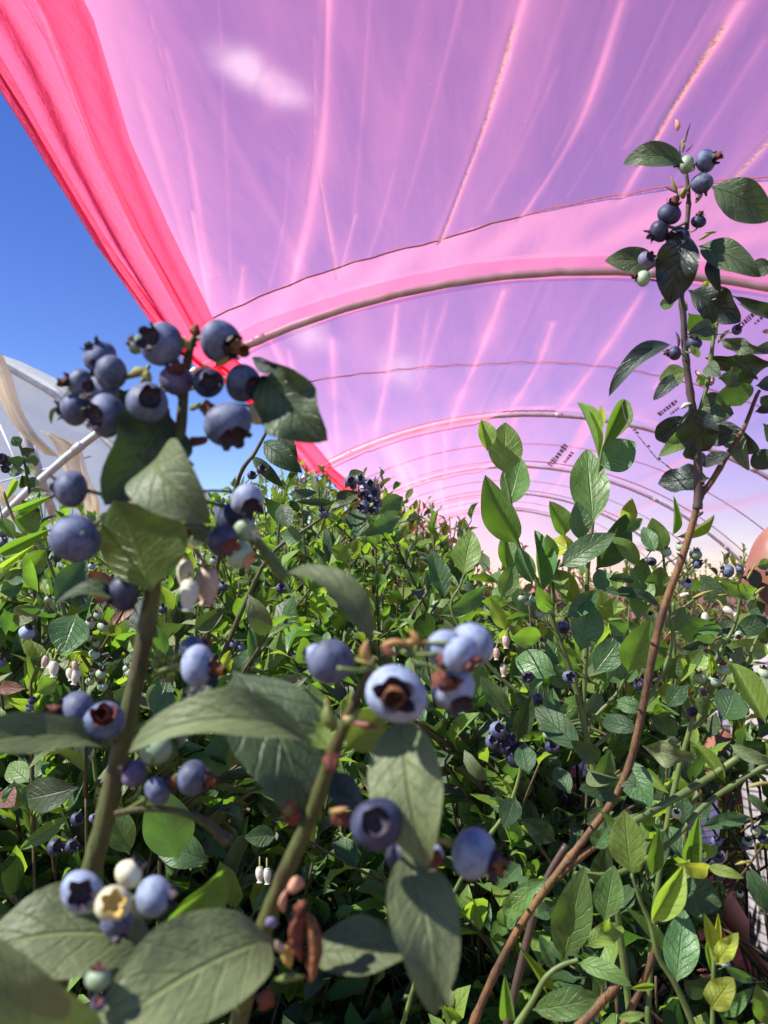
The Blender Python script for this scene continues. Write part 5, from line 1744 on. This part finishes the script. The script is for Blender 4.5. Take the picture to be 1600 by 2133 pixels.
leaves(bLL, c8, [(120, 560, 200, 440, 130, MD, 'flat', 0, .95), (-10, 680, 280, 540, 70, MD, 'fold', 0, .93), (150, 780, 260, 650, 120, MD, 'flat', 0, .95), (20, 400, 90, 270, 40, YG, 'fold', 0, 1.0), (100, 440, 300, 350, 60, MD, 'fold', 0, .98), (80, 600, 10, 480, 70, MD, 'fold', 0, 1.0),
                 (200, 620, 20, 750, 40, YG, 'fold', 0, .95), (30, 820, 200, 770, 80, TE, 'flat', 0, .95), (0, 890, 130, 840, 90, TE, 'flat', 0, .95)], .95, 2.667)
pxcane(bLL, [c8(20, 330), c8(70, 470), c8(150, 580), c8(260, 700), c8(330, 900)], [5, 6, 7, 8, 9], .97, 'cane_green', to_ground=True, seed=91)
# dark leafy tip against the white tunnel
pxcane(bLL, [c8(95, 40), c8(130, 130), c8(150, 250), c8(170, 360), c8(190, 600)], [5, 6, 6, 7, 9], 1.15, 'cane_olive', to_ground=True, seed=92)
leaves(bLL, c8, [(110, 80, 70, 25, 60, TE, 'flat', 0), (120, 130, 195, 95, 60, O, 'flat', 0), (130, 150, 215, 170, 60, O, 'flat', 0), (135, 170, 45, 150, 60, O, 'flat', 0), (140, 200, 210, 215, 60, DU, 'flat', 0), (140, 215, 60, 220, 60, TE, 'flat', 0),
                 (155, 300, 120, 240, 70, O, 'flat', 0), (160, 310, 200, 250, 60, TE, 'flat', 0), (165, 340, 270, 330, 50, DU, 'flat', 0), (20, 130, 60, 190, 50, DK, 'flat', 0)], 1.14, 2.667, 1)
for (u, v, rr) in ((12, 150, 34), (30, 205, 26)):
    x, y = c8(u, v)
    B(bLL, x, y, rr / 2.667, 1.13, (-.3, .3, .8), 'berry_deep', 'calyx_dark', None, (x + 12, y + 14, 1.14), 1)
for r in ((498, 1070, 32, 'berry_green', None), (572, 1082, 33, 'berry_green', None), (535, 1175, 22, 'berry_green', None), (490, 1140, 26, 'berry_green', 'dried_brown'), (525, 1235, 32, 'berry_green', None), (560, 1345, 30, 'berry_green', None), (500, 1385, 26, 'berry_green', 'dried_brown'),
          (515, 1340, 18, 'berry_green', 'dried_brown'), (705, 1315, 24, 'berry_green', None), (728, 1340, 34, 'berry_green', None), (150, 1115, 46, 'berry_pale', None), (545, 1015, 26, 'berry_green', None), (270, 930, 24, 'berry_green', None), (5, 1280, 30, 'berry_blue', None),
          (510, 745, 22, 'berry_pale', None), (180, 1490, 24, 'berry_deep', None), (165, 1535, 24, 'berry_blue', None), (570, 1415, 30, 'berry_green', None), (1240, 860, 28, 'berry_deep', None), (905, 985, 26, 'berry_deep', None), (1300, 1180, 24, 'berry_blue', None), (1340, 1195, 22, 'berry_blue', None), (1190, 715, 24, 'berry_pale', None)):
    x, y = c8(r[0], r[1])
    B(bL, x, y, r[2] / 2.667, .80, (random.Random(r[0]).uniform(-.4, .4), .8, .4), r[3], 'calyx_red' if r[3] == 'berry_green' else 'calyx_dark', r[4], (x - 8, y + 18, .82), 1)
for (u, v, L_, m_) in ((300, 1270, 90, 'petal_white'), (385, 1310, 70, 'petal_white'), (430, 1315, 86, 'petal_white'), (415, 1270, 60, 'petal_pink'), (260, 1240, 70, 'petal_pink')):
    x, y = c8(u, v)
    bell_flower(bL, x, y, L_ / 2.667, .79, m_, (random.Random(u).uniform(-.3, .3), -1, .3), (x + 10, y - 14, .80))
for (x, y) in ((541, 1805), (556, 1808)):
    bell_flower(bM, x, y, 30, .74, 'petal_white', (.05, -1, .2), (x, y - 20, .75))
for (x, y, rr, k_) in ((115, 1765, 18, 'berry_deep'), (150, 1762, 15, 'berry_deep'), (160, 1706, 14, 'berry_deep'), (195, 1705, 10, 'berry_blue')):
    B(bS, x, y, rr, .70, (.3, .1, .9), k_, 'calyx_dark', None, (x + 10, y - 20, .71), 1)
for (x, y, rr, k_) in ((1037, 1520, 18, 'berry_blue'), (1025, 1545, 15, 'berry_blue'), (1050, 1555, 16, 'berry_deep'), (1075, 1575, 24, 'berry_deep'), (1142, 1530, 11, 'berry_green'), (1150, 1556, 15, 'berry_deep'), (1068, 1540, 15, 'berry_deep'), (1085, 1560, 16, 'berry_deep')):
    B(NEARROOT[5], x, y, rr, .74, (.2, .2, .9), k_, 'calyx_dark', None, (x + 12, y - 24, .76), 1)
pxcane(NEARROOT[5], [(1095, 1500, .76), (1085, 1600, .76), (1060, 1680, .76), (1020, 1740, .76)], [6, 7, 8, 9], .76, 'stalk_green', to_ground=True, seed=93)
# twig with the small berry cluster before the film
pxcane(bT, [(745, 1040, .98), (700, 1060, .98), (640, 1100, .98), (560, 1160, .98), (500, 1280, .98)], [5, 6, 7, 9, 11], .98, 'cane_olive', to_ground=True, seed=94)
for (x, y, rr) in ((729, 1002, 12), (749, 1000, 11), (767, 1008, 12), (779, 1025, 11), (772, 1038, 10), (757, 1026, 10), (787, 1048, 10), (759, 1058, 13), (780, 1063, 11), (764, 1043, 9), (674, 1069, 12), (736, 1012, 8)):
    B(bT, x, y, rr, .96, (random.Random(x).uniform(-.5, .5), random.Random(y).uniform(-.3, .6), .8), 'berry_blue', 'calyx_dark', None, (748, 1036, .98), 1)
leaves(bT, lambda u, v: (400 + u / 2.0, 600 + v / 2.0), [(600, 890, 700, 850, 60, O, 'flat', 0), (590, 895, 425, 890, 30, O, 'arch', 0), (680, 920, 690, 1040, 80, DK, 'flat', 0), (780, 940, 880, 870, 80, MD, 'flat', 0), (700, 1040, 860, 955, 60, TE, 'arch', 0),
                                                          (560, 1000, 570, 1150, 36, DK, 'arch', 0), (650, 790, 720, 770, 50, DU, 'flat', 0), (370, 900, 400, 1000, 70, O, 'flat', 0), (300, 870, 400, 980, 60, DK, 'arch', 0), (600, 1130, 650, 1070, 80, MD, 'flat', 0), (400, 860, 520, 850, 36, O, 'arch', 0),
                                                          (300, 640, 460, 770, 90, DK, 'arch', 0, .62), (370, 590, 430, 755, 70, O, 'arch', 0, .62), (250, 700, 380, 830, 50, DK, 'arch', 0, .64), (460, 1040, 370, 1030, 70, TE, 'flat', 0)], .97, 2.0, 1)
pxcane(bT, [(575, 870, .63), (555, 900, .63), (530, 945, .63), (500, 990, .63), (470, 1100, .7)], [6, 7, 8, 9, 10], .63, 'cane_olive', to_ground=True, seed=95)
for (x, y, rr) in ((577, 873, 12), (545, 832, 8), (585, 1225, 11), (545, 978, 11), (525, 990, 10)):
    B(bT, x, y, rr, .62, (.2, .3, .7), 'berry_deep', 'calyx_dark', None, (x - 14, y + 18, .63), 1)

# rows running away under the film
aisle = ['first', 'second', 'third', 'fourth', 'fifth']
for k, (x, y, h) in enumerate(((0.10, 2.35, 1.52), (0.42, 3.1, 1.5), (0.02, 3.9, 1.56), (0.45, 4.8, 1.55), (0.1, 6.0, 1.6))):
    rt = bush_root('%s of the low blueberry bushes beyond the upright fresh shoots' % aisle[k], x, y, 'low bushes beyond the fresh shoots')
    grow(rt, h, 0.48, 30, 11, 9, .052, PAL_GREEN, 500 + k, 1.9, 0, trim=False, windows=((1095, 1560, 1290, 1745),), cane_mat='cane_green')
row_l = ['second', 'third', 'fourth', 'fifth', 'sixth', 'seventh', 'eighth', 'ninth', 'tenth', 'eleventh', 'twelfth']
FAR = []
for k in range(11):
    y = 2.25 + 0.95 * k
    rt = bush_root('%s blueberry bush along the row leading off beside the red gathered film' % row_l[k], -0.82 + 0.05 * math.sin(k * 2.2), y, GROUPN)
    grow(rt, 2.22 + 0.10 * math.sin(k * 1.7), 0.52, 32, 12, 11 if k < 4 else 8, .052 if k < 4 else .060, PAL_GREEN, 200 + k, 1.2, 8 if k < 2 else 0, top_slack=14, cane_mat='cane_green')
for k in range(7):
    y = 2.3 + 1.1 * k
    rt = bush_root('%s blueberry bush from the camera in the outer row below the white tunnel' % (['first'] + row_l)[k], -1.75 - 0.05 * math.sin(k * 3), y, 'bushes of the outer left row')
    grow(rt, 1.95 + 0.10 * math.sin(k * 1.3), 0.52, 26, 10, 9, .048, PAL_GREEN, 300 + k, 1.2, 0, top_slack=10, cane_mat='cane_green')
for k in range(6):
    y = 3.4 + 1.2 * k
    rt = bush_root('%s blueberry bush in the far row beyond the striped shirts' % (['first'] + row_l)[k], 1.15 + 0.08 * math.sin(k * 2), y, 'bushes of the row behind the people')
    grow(rt, 1.62, 0.55, 26, 9, 8, .055, PAL_GREEN, 400 + k, 2.5, 0, trim=False)

# the leaves that can be picked out in the picture become parts of their own; the rest of a bush stays one mass
cell = 9
zb = {}
for i, (root, M, vi, m_, c, L_) in enumerate(ALL):
    b = M.translation
    e = b + (c - b) * 2
    dp = proj(c)
    for f_ in (0.2, 0.5, 0.8):
        pj = proj(b.lerp(e, f_))
        if pj is None or not (0 <= pj[0] < 1600 and 0 <= pj[1] < 2133):
            continue
        key = (int(pj[0] // cell), int(pj[1] // cell))
        if key not in zb or zb[key][0] > pj[2]:
            zb[key] = (pj[2], i)
wins = {}
for z_, i in zb.values():
    wins[i] = wins.get(i, 0) + 1
byroot = {}
for i, n in wins.items():
    root, M, vi, m_, c, L_ = ALL[i]
    d = proj(c)[2]
    size = L_ * F / d
    if size * 0.45 >= 9:
        byroot.setdefault(root.name, []).append((n * size, i))
single = set()
for nm, lst in byroot.items():
    lst.sort(reverse=True)
    own = sum(1 for o in bpy.data.objects[nm].children if o.name.split('.')[0] == 'leaf')
    for s_, i in lst[:max(0, 230 - own)]:
        single.add(i)
mass = {}
for i, (root, M, vi, m_, c, L_) in enumerate(ALL):
    if i in single:
        M2 = M.copy()
        M2.translation = M.translation - root.location
        link('leaf', low_leaf(vi, m_), root, M2)
    else:
        mass.setdefault(root.name, []).append(i)
for nm, ids in mass.items():
    root = bpy.data.objects[nm]
    mats_ = sorted(set(ALL[i][3] for i in ids))
    mi = {m_: k for k, m_ in enumerate(mats_)}
    VS, LV, UVS, MI, base = [], [], [], [], 0
    for i in ids:
        _, M, vi, m_, c, L_ = ALL[i]
        V, Fc, UV = LOW[vi]
        A_ = np.array(M.to_3x3())
        VS.append(V @ A_.T + np.array(M.translation - root.location))
        LV.append(np.array(Fc) + base)
        UVS.append(UV)
        MI.append(np.full(len(Fc), mi[m_]))
        base += len(V)
    VS, LV, UVS, MI = np.concatenate(VS), np.concatenate(LV), np.concatenate(UVS), np.concatenate(MI)
    me = bpy.data.meshes.new('foliage')
    me.vertices.add(len(VS))
    me.vertices.foreach_set('co', VS.astype(np.float32).ravel())
    nf = len(LV)
    me.loops.add(nf * 4)
    me.loops.foreach_set('vertex_index', LV.astype(np.int32).ravel())
    me.polygons.add(nf)
    me.polygons.foreach_set('loop_start', np.arange(0, nf * 4, 4, dtype=np.int32))
    me.polygons.foreach_set('material_index', MI.astype(np.int32))
    me.polygons.foreach_set('use_smooth', np.ones(nf, dtype=bool))
    ul = me.uv_layers.new(name='UVMap')
    ul.data.foreach_set('uv', UVS[LV.ravel()].astype(np.float32).ravel())
    for m_ in mats_:
        me.materials.append(MATS[m_])
    me.update(calc_edges=True)
    fo = link('foliage', me, root)
    fo['kind'] = 'stuff'

# ------------------------------------------------------------------ people


def skin_body(name, joints, edges, material, sub=2):
    """one continuous surface grown round a skeleton: joints = {name: (x, y, z, radius[, radius2])}"""
    me = bpy.data.meshes.new(name)
    names = list(joints)
    me.from_pydata([joints[k][:3] for k in names], [(names.index(a), names.index(b)) for a, b in edges], [])
    o = bpy.data.objects.new(name, me)
    COL.objects.link(o)
    md = o.modifiers.new('skin', 'SKIN')
    md.use_smooth_shade = True
    for i, k in enumerate(names):
        j = joints[k]
        me.skin_vertices[0].data[i].radius = (j[3], j[4] if len(j) > 4 else j[3])
        me.skin_vertices[0].data[i].use_root = (i == 0)
    sb = o.modifiers.new('sub', 'SUBSURF')
    sb.levels = sb.render_levels = sub
    dg = bpy.context.evaluated_depsgraph_get()
    dg.update()
    me2 = bpy.data.meshes.new_from_object(o.evaluated_get(dg))
    me2.name = name
    bpy.data.objects.remove(o)
    me2.materials.clear()
    me2.materials.append(MATS[material])
    me2.polygons.foreach_set('use_smooth', [True] * len(me2.polygons))
    return me2


def head_mesh(c, fwd, R=0.105):
    """head with brow, nose, mouth, chin and ears, facing fwd"""
    V, Fc = [], []
    nu, nv = 28, 22
    f = fwd.normalized()
    s = Vector((0, 0, 1)).cross(f).normalized()
    u = f.cross(s)
    for j in range(nv + 1):
        th = math.pi * j / nv
        for i in range(nu):
            a = 2 * math.pi * i / nu
            x, y, z = math.sin(th) * math.cos(a), math.sin(th) * math.sin(a), math.cos(th)
            rx, ry, rz = 0.100, 0.078, 0.120
            if z < -0.1:                       # narrow towards the chin
                ry *= 1 + 0.30 * (z + 0.1)
                rx *= 1 + 0.10 * (z + 0.1)
            p = Vector((x * rx, y * ry, z * rz))
            if x > 0:
                p.x += 0.026 * math.exp(-((y / 0.16) ** 2) - (((z + 0.10) / 0.16) ** 2))      # nose
                p.x += 0.008 * math.exp(-((y / 0.45) ** 2) - (((z - 0.17) / 0.09) ** 2))      # brow
                p.x -= 0.010 * math.exp(-(((abs(y) - 0.38) / 0.16) ** 2) - (((z - 0.03) / 0.10) ** 2))   # eye sockets
                p.x += 0.008 * math.exp(-((y / 0.30) ** 2) - (((z + 0.45) / 0.10) ** 2))      # lips
                p.x += 0.012 * math.exp(-((y / 0.30) ** 2) - (((z + 0.85) / 0.20) ** 2))      # chin
            er = math.exp(-(((abs(y) - 0.98) / 0.10) ** 2) - (((x + 0.05) / 0.16) ** 2) - (((z + 0.02) / 0.22) ** 2))
            p.y += math.copysign(0.020 * er, y)
            V.append(c + f * p.x + s * p.y + u * p.z)
    for j in range(nv):
        for i in range(nu):
            i2 = (i + 1) % nu
            Fc.append((j * nu + i, (j + 1) * nu + i, (j + 1) * nu + i2, j * nu + i2))
    return V, Fc


def hand_joints(J, E, wrist, d, up, tag, sgn):
    """palm and five separate bent fingers"""
    d = d.normalized()
    sd = d.cross(up).normalized() * sgn
    palm = wrist + d * 0.055
    J[tag + 'p'] = (*palm, 0.028, 0.015)
    E.append((tag + 'w', tag + 'p'))
    for k, (o_, L_) in enumerate(((-0.030, .060), (-0.010, .075), (0.010, .080), (0.030, .072))):
        b = palm + sd * o_ + d * 0.035
        m_ = b + d * L_ * 0.5 - up * 0.010
        t_ = m_ + d * L_ * 0.35 - up * 0.028
        for q, p, r_ in (('a', b, .0095), ('b', m_, .0085), ('c', t_, .0075)):
            J['%sf%d%s' % (tag, k, q)] = (*p, r_)
        E += [(tag + 'p', '%sf%da' % (tag, k)), ('%sf%da' % (tag, k), '%sf%db' % (tag, k)), ('%sf%db' % (tag, k), '%sf%dc' % (tag, k))]
    b = palm - d * 0.02 - sd * 0.035
    t_ = b - sd * 0.022 + d * 0.035 - up * .008
    J[tag + 't1'] = (*b, .011)
    J[tag + 't2'] = (*t_, .009)
    E += [(tag + 'p', tag + 't1'), (tag + 't1', tag + 't2')]


def person(label, loc, yaw, K, shirt, bald, glasses, sleeve=0.5, hem=0.0):
    """K: joints in the person's own frame (x right, y forward, z up)"""
    root = thing('person', label, 'person', loc)
    root.rotation_euler = (0, 0, yaw)
    V = {k: Vector(v) for k, v in K.items()}
    up = Vector((0, 0, 1))
    J, E = {}, []
    spine = (V['chest'] - V['pelvis']).normalized()
    J['pelvis'] = (*V['pelvis'], .14, .105)
    J['waist'] = (*V['pelvis'].lerp(V['chest'], .5), .135, .10)
    J['chest'] = (*V['chest'], .155, .11)
    J['neck'] = (*V['neck'], .058)
    J['headb'] = (*V['neck'].lerp(V['head'], .55), .055)
    E += [('pelvis', 'waist'), ('waist', 'chest'), ('chest', 'neck'), ('neck', 'headb')]
    for s, sg in (('l', -1), ('r', 1)):
        sh, el, wr = V['sh' + s], V['el' + s], V['wr' + s]
        J[s + 's'] = (*sh, .060)
        J[s + 'm'] = (*sh.lerp(el, .5), .050)
        J[s + 'e'] = (*el, .041)
        J[s + 'f'] = (*el.lerp(wr, .35), .042)
        J[s + 'w'] = (*wr, .027)
        E += [('chest', s + 's'), (s + 's', s + 'm'), (s + 'm', s + 'e'), (s + 'e', s + 'f'), (s + 'f', s + 'w')]
        hand_joints(J, E, wr, wr - el, V['palm' + s] if 'palm' + s in V else Vector((0, 1, 0.3)), s, sg)
        hp, kn, an = V['hip' + s], V['kn' + s], V['an' + s]
        J[s + 'h'] = (*hp, .088)
        J[s + 'k'] = (*kn, .058)
        J[s + 'c'] = (*kn.lerp(an, .35), .055)
        J[s + 'a'] = (*an, .036)
        E += [('pelvis', s + 'h'), (s + 'h', s + 'k'), (s + 'k', s + 'c'), (s + 'c', s + 'a')]
    link('body', skin_body('body', J, E, 'skin'), root)
    # head
    hv, hf = head_mesh(V['head'], V['look'])
    link('head', mesh_from('head', hv, hf, 'skin'), root)
    # clothes: same skeleton a little fuller
    JS = {k: (*J[k][:3], *[r_ + .016 for r_ in J[k][3:]]) for k in ('pelvis', 'waist', 'chest')}
    if hem:
        JS['hem'] = (*(V['pelvis'] - up * hem), .165, .135)
    JS['neck'] = (*V['chest'].lerp(V['neck'], .62), .085)
    ES = [('pelvis', 'waist'), ('waist', 'chest'), ('chest', 'neck')] + ([('pelvis', 'hem')] if hem else [])
    for s in 'lr':
        sh, el = V['sh' + s], V['el' + s]
        JS[s + 's'] = (*sh, .080)
        JS[s + 'm'] = (*sh.lerp(el, sleeve), .068)
        JS[s + 'n'] = (*sh.lerp(el, sleeve + .3), .064)
        ES += [('chest', s + 's'), (s + 's', s + 'm'), (s + 'm', s + 'n')]
    link('shirt', skin_body('shirt', JS, ES, shirt), root)
    JT = {'pelvis': (*(V['pelvis'] - spine * .02), .158, .122)}
    ET = []
    for s in 'lr':
        JT[s + 'h'] = (*V['hip' + s], .105)
        JT[s + 'k'] = (*V['kn' + s], .080)
        JT[s + 'a'] = (*V['an' + s].lerp(V['kn' + s], .08), .066)
        ET += [('pelvis', s + 'h'), (s + 'h', s + 'k'), (s + 'k', s + 'a')]
    link('trousers', skin_body('trousers', JT, ET, 'trousers'), root)
    for s in 'lr':
        an = V['an' + s]
        JF = {'a': (an.x, an.y - .03, .055, .045), 'b': (an.x, an.y + .07, .048, .046), 'c': (an.x, an.y + .17, .036, .036)}
        link('shoe', skin_body('shoe', JF, [('a', 'b'), ('b', 'c')], 'shoe'), root)
    f = V['look'].normalized()
    sd = Vector((0, 0, 1)).cross(f).normalized()
    u = f.cross(sd)
    if not bald:
        hv2, hf2 = head_mesh(V['head'] + u * .006 - f * .006, V['look'])
        keep = [k for k, p in enumerate(hv2) if (p - V['head']).dot(u) > .015 - .9 * max(0, -(p - V['head']).dot(f)) + 1.1 * max(0, (p - V['head']).dot(f) - .03)]
        ks = set(keep)
        cen = V['head']
        hv2 = [cen + (p - cen) * 1.10 for p in hv2]
        link('hair', mesh_from('hair', hv2, [q for q in hf2 if all(i in ks for i in q)], 'hair'), root)
    if glasses:
        Vg, Fg = [], []
        for sg in (-1, 1):
            e0 = V['head'] + sd * sg * .086 - f * .005 + u * .018
            e1 = V['head'] + sd * sg * .074 + f * .095 + u * .012
            tube([e0, e0.lerp(e1, .5) + sd * sg * .006, e1], [.004, .004, .005], 6, Vg, Fg)
            b = len(Vg)
            cc = V['head'] + sd * sg * .036 + f * .108 + u * .004
            for k in range(12):
                an = 2 * math.pi * k / 12
                Vg.append(cc + sd * .028 * math.cos(an) + u * .020 * math.sin(an) - f * .010 * abs(math.cos(an)) * (1 if math.cos(an) * sg > 0 else 0))
            Fg.append(tuple(b + k for k in range(12)))
        tube([V['head'] + sd * .010 + f * .113 + u * .008, V['head'] - sd * .010 + f * .113 + u * .008], [.003, .003], 6, Vg, Fg)
        link('sunglasses', mesh_from('sunglasses', Vg, Fg, 'glasses_black'), root)
    return root


# the man at the right edge: faces left, one arm hanging, the other reaching into the bush
p1 = at(1728, 1200, 1.80)
person('bald man in a thin striped lilac-grey shirt cut off by the right edge', (p1.x, p1.y, 0), math.radians(100),
       {'pelvis': (0, .07, .90), 'chest': (0, .09, 1.24), 'neck': (0, .06, 1.43), 'head': (0, .075, 1.555), 'look': (0.1, 1, -.12),
        'shl': (-.19, .05, 1.36), 'ell': (-.27, .13, 1.02), 'wrl': (-.23, .23, .76), 'shr': (.19, .07, 1.36), 'elr': (.22, .16, 1.10), 'wrr': (.12, .34, 1.00),
        'hipl': (-.09, 0, .88), 'knl': (-.10, .03, .48), 'anl': (-.10, -.01, .08), 'hipr': (.09, 0, .88), 'knr': (.10, .03, .48), 'anr': (.10, -.01, .08)},
       'shirt_lilac', True, True, .45, .16)
p2 = at(1135, 1660, 2.75)
person('stooping person in a white striped shirt and dark trousers, half hidden behind the bushes', (p2.x, p2.y, 0), math.radians(-90),
       {'pelvis': (0, 0, .86), 'chest': (0, .30, .97), 'neck': (0, .50, .96), 'head': (0, .63, .93), 'look': (0, .75, -.65),
        'shl': (-.18, .42, .93), 'ell': (-.24, .46, .64), 'wrl': (-.18, .58, .42), 'shr': (.18, .42, .93), 'elr': (.24, .46, .64), 'wrr': (.18, .60, .44),
        'hipl': (-.09, 0, .82), 'knl': (-.10, .06, .45), 'anl': (-.10, -.02, .08), 'hipr': (.09, 0, .82), 'knr': (.10, .06, .45), 'anr': (.10, -.02, .08)},
       'shirt_white', False, False, .6)

# ------------------------------------------------------------------ cobweb thread with bits caught in it
rng = random.Random(9)
ct = thing('cobweb_thread', 'thin dark cobweb thread with debris between a green shoot and the tall dark shoot', 'thread', at(1345, 920, .66))
pts = [at(*c5(u, v), .70 - .14 * k / 7) + Vector((rng.uniform(-.0006, .0006), 0, rng.uniform(-.0006, .0006))) for k, (u, v) in enumerate(((245, 1575), (262, 1660), (290, 1710), (350, 1790), (390, 1840), (440, 1890), (470, 1915), (505, 1942)))]
P, R = smooth_path([p - ct.location for p in pts], [.00022, .00025, .0003, .0003, .0003, .0004, .0004, .0004], 6)
R = [r_ * rng.uniform(.7, 2.0) for r_ in R]
V, Fc = tube(P, R, 5)
link('strand', mesh_from('strand', V, Fc, 'cane_purple'), ct)
for k in (14, 15, 22, 30):
    p = P[k]
    V, Fc = tube([p, p + Vector((.0012, 0, .0006)), p + Vector((.0026, .0006, -.0004))], [.0003, .0009, .0003], 5)
    link('debris', mesh_from('debris', V, Fc, 'cane_purple'), ct)
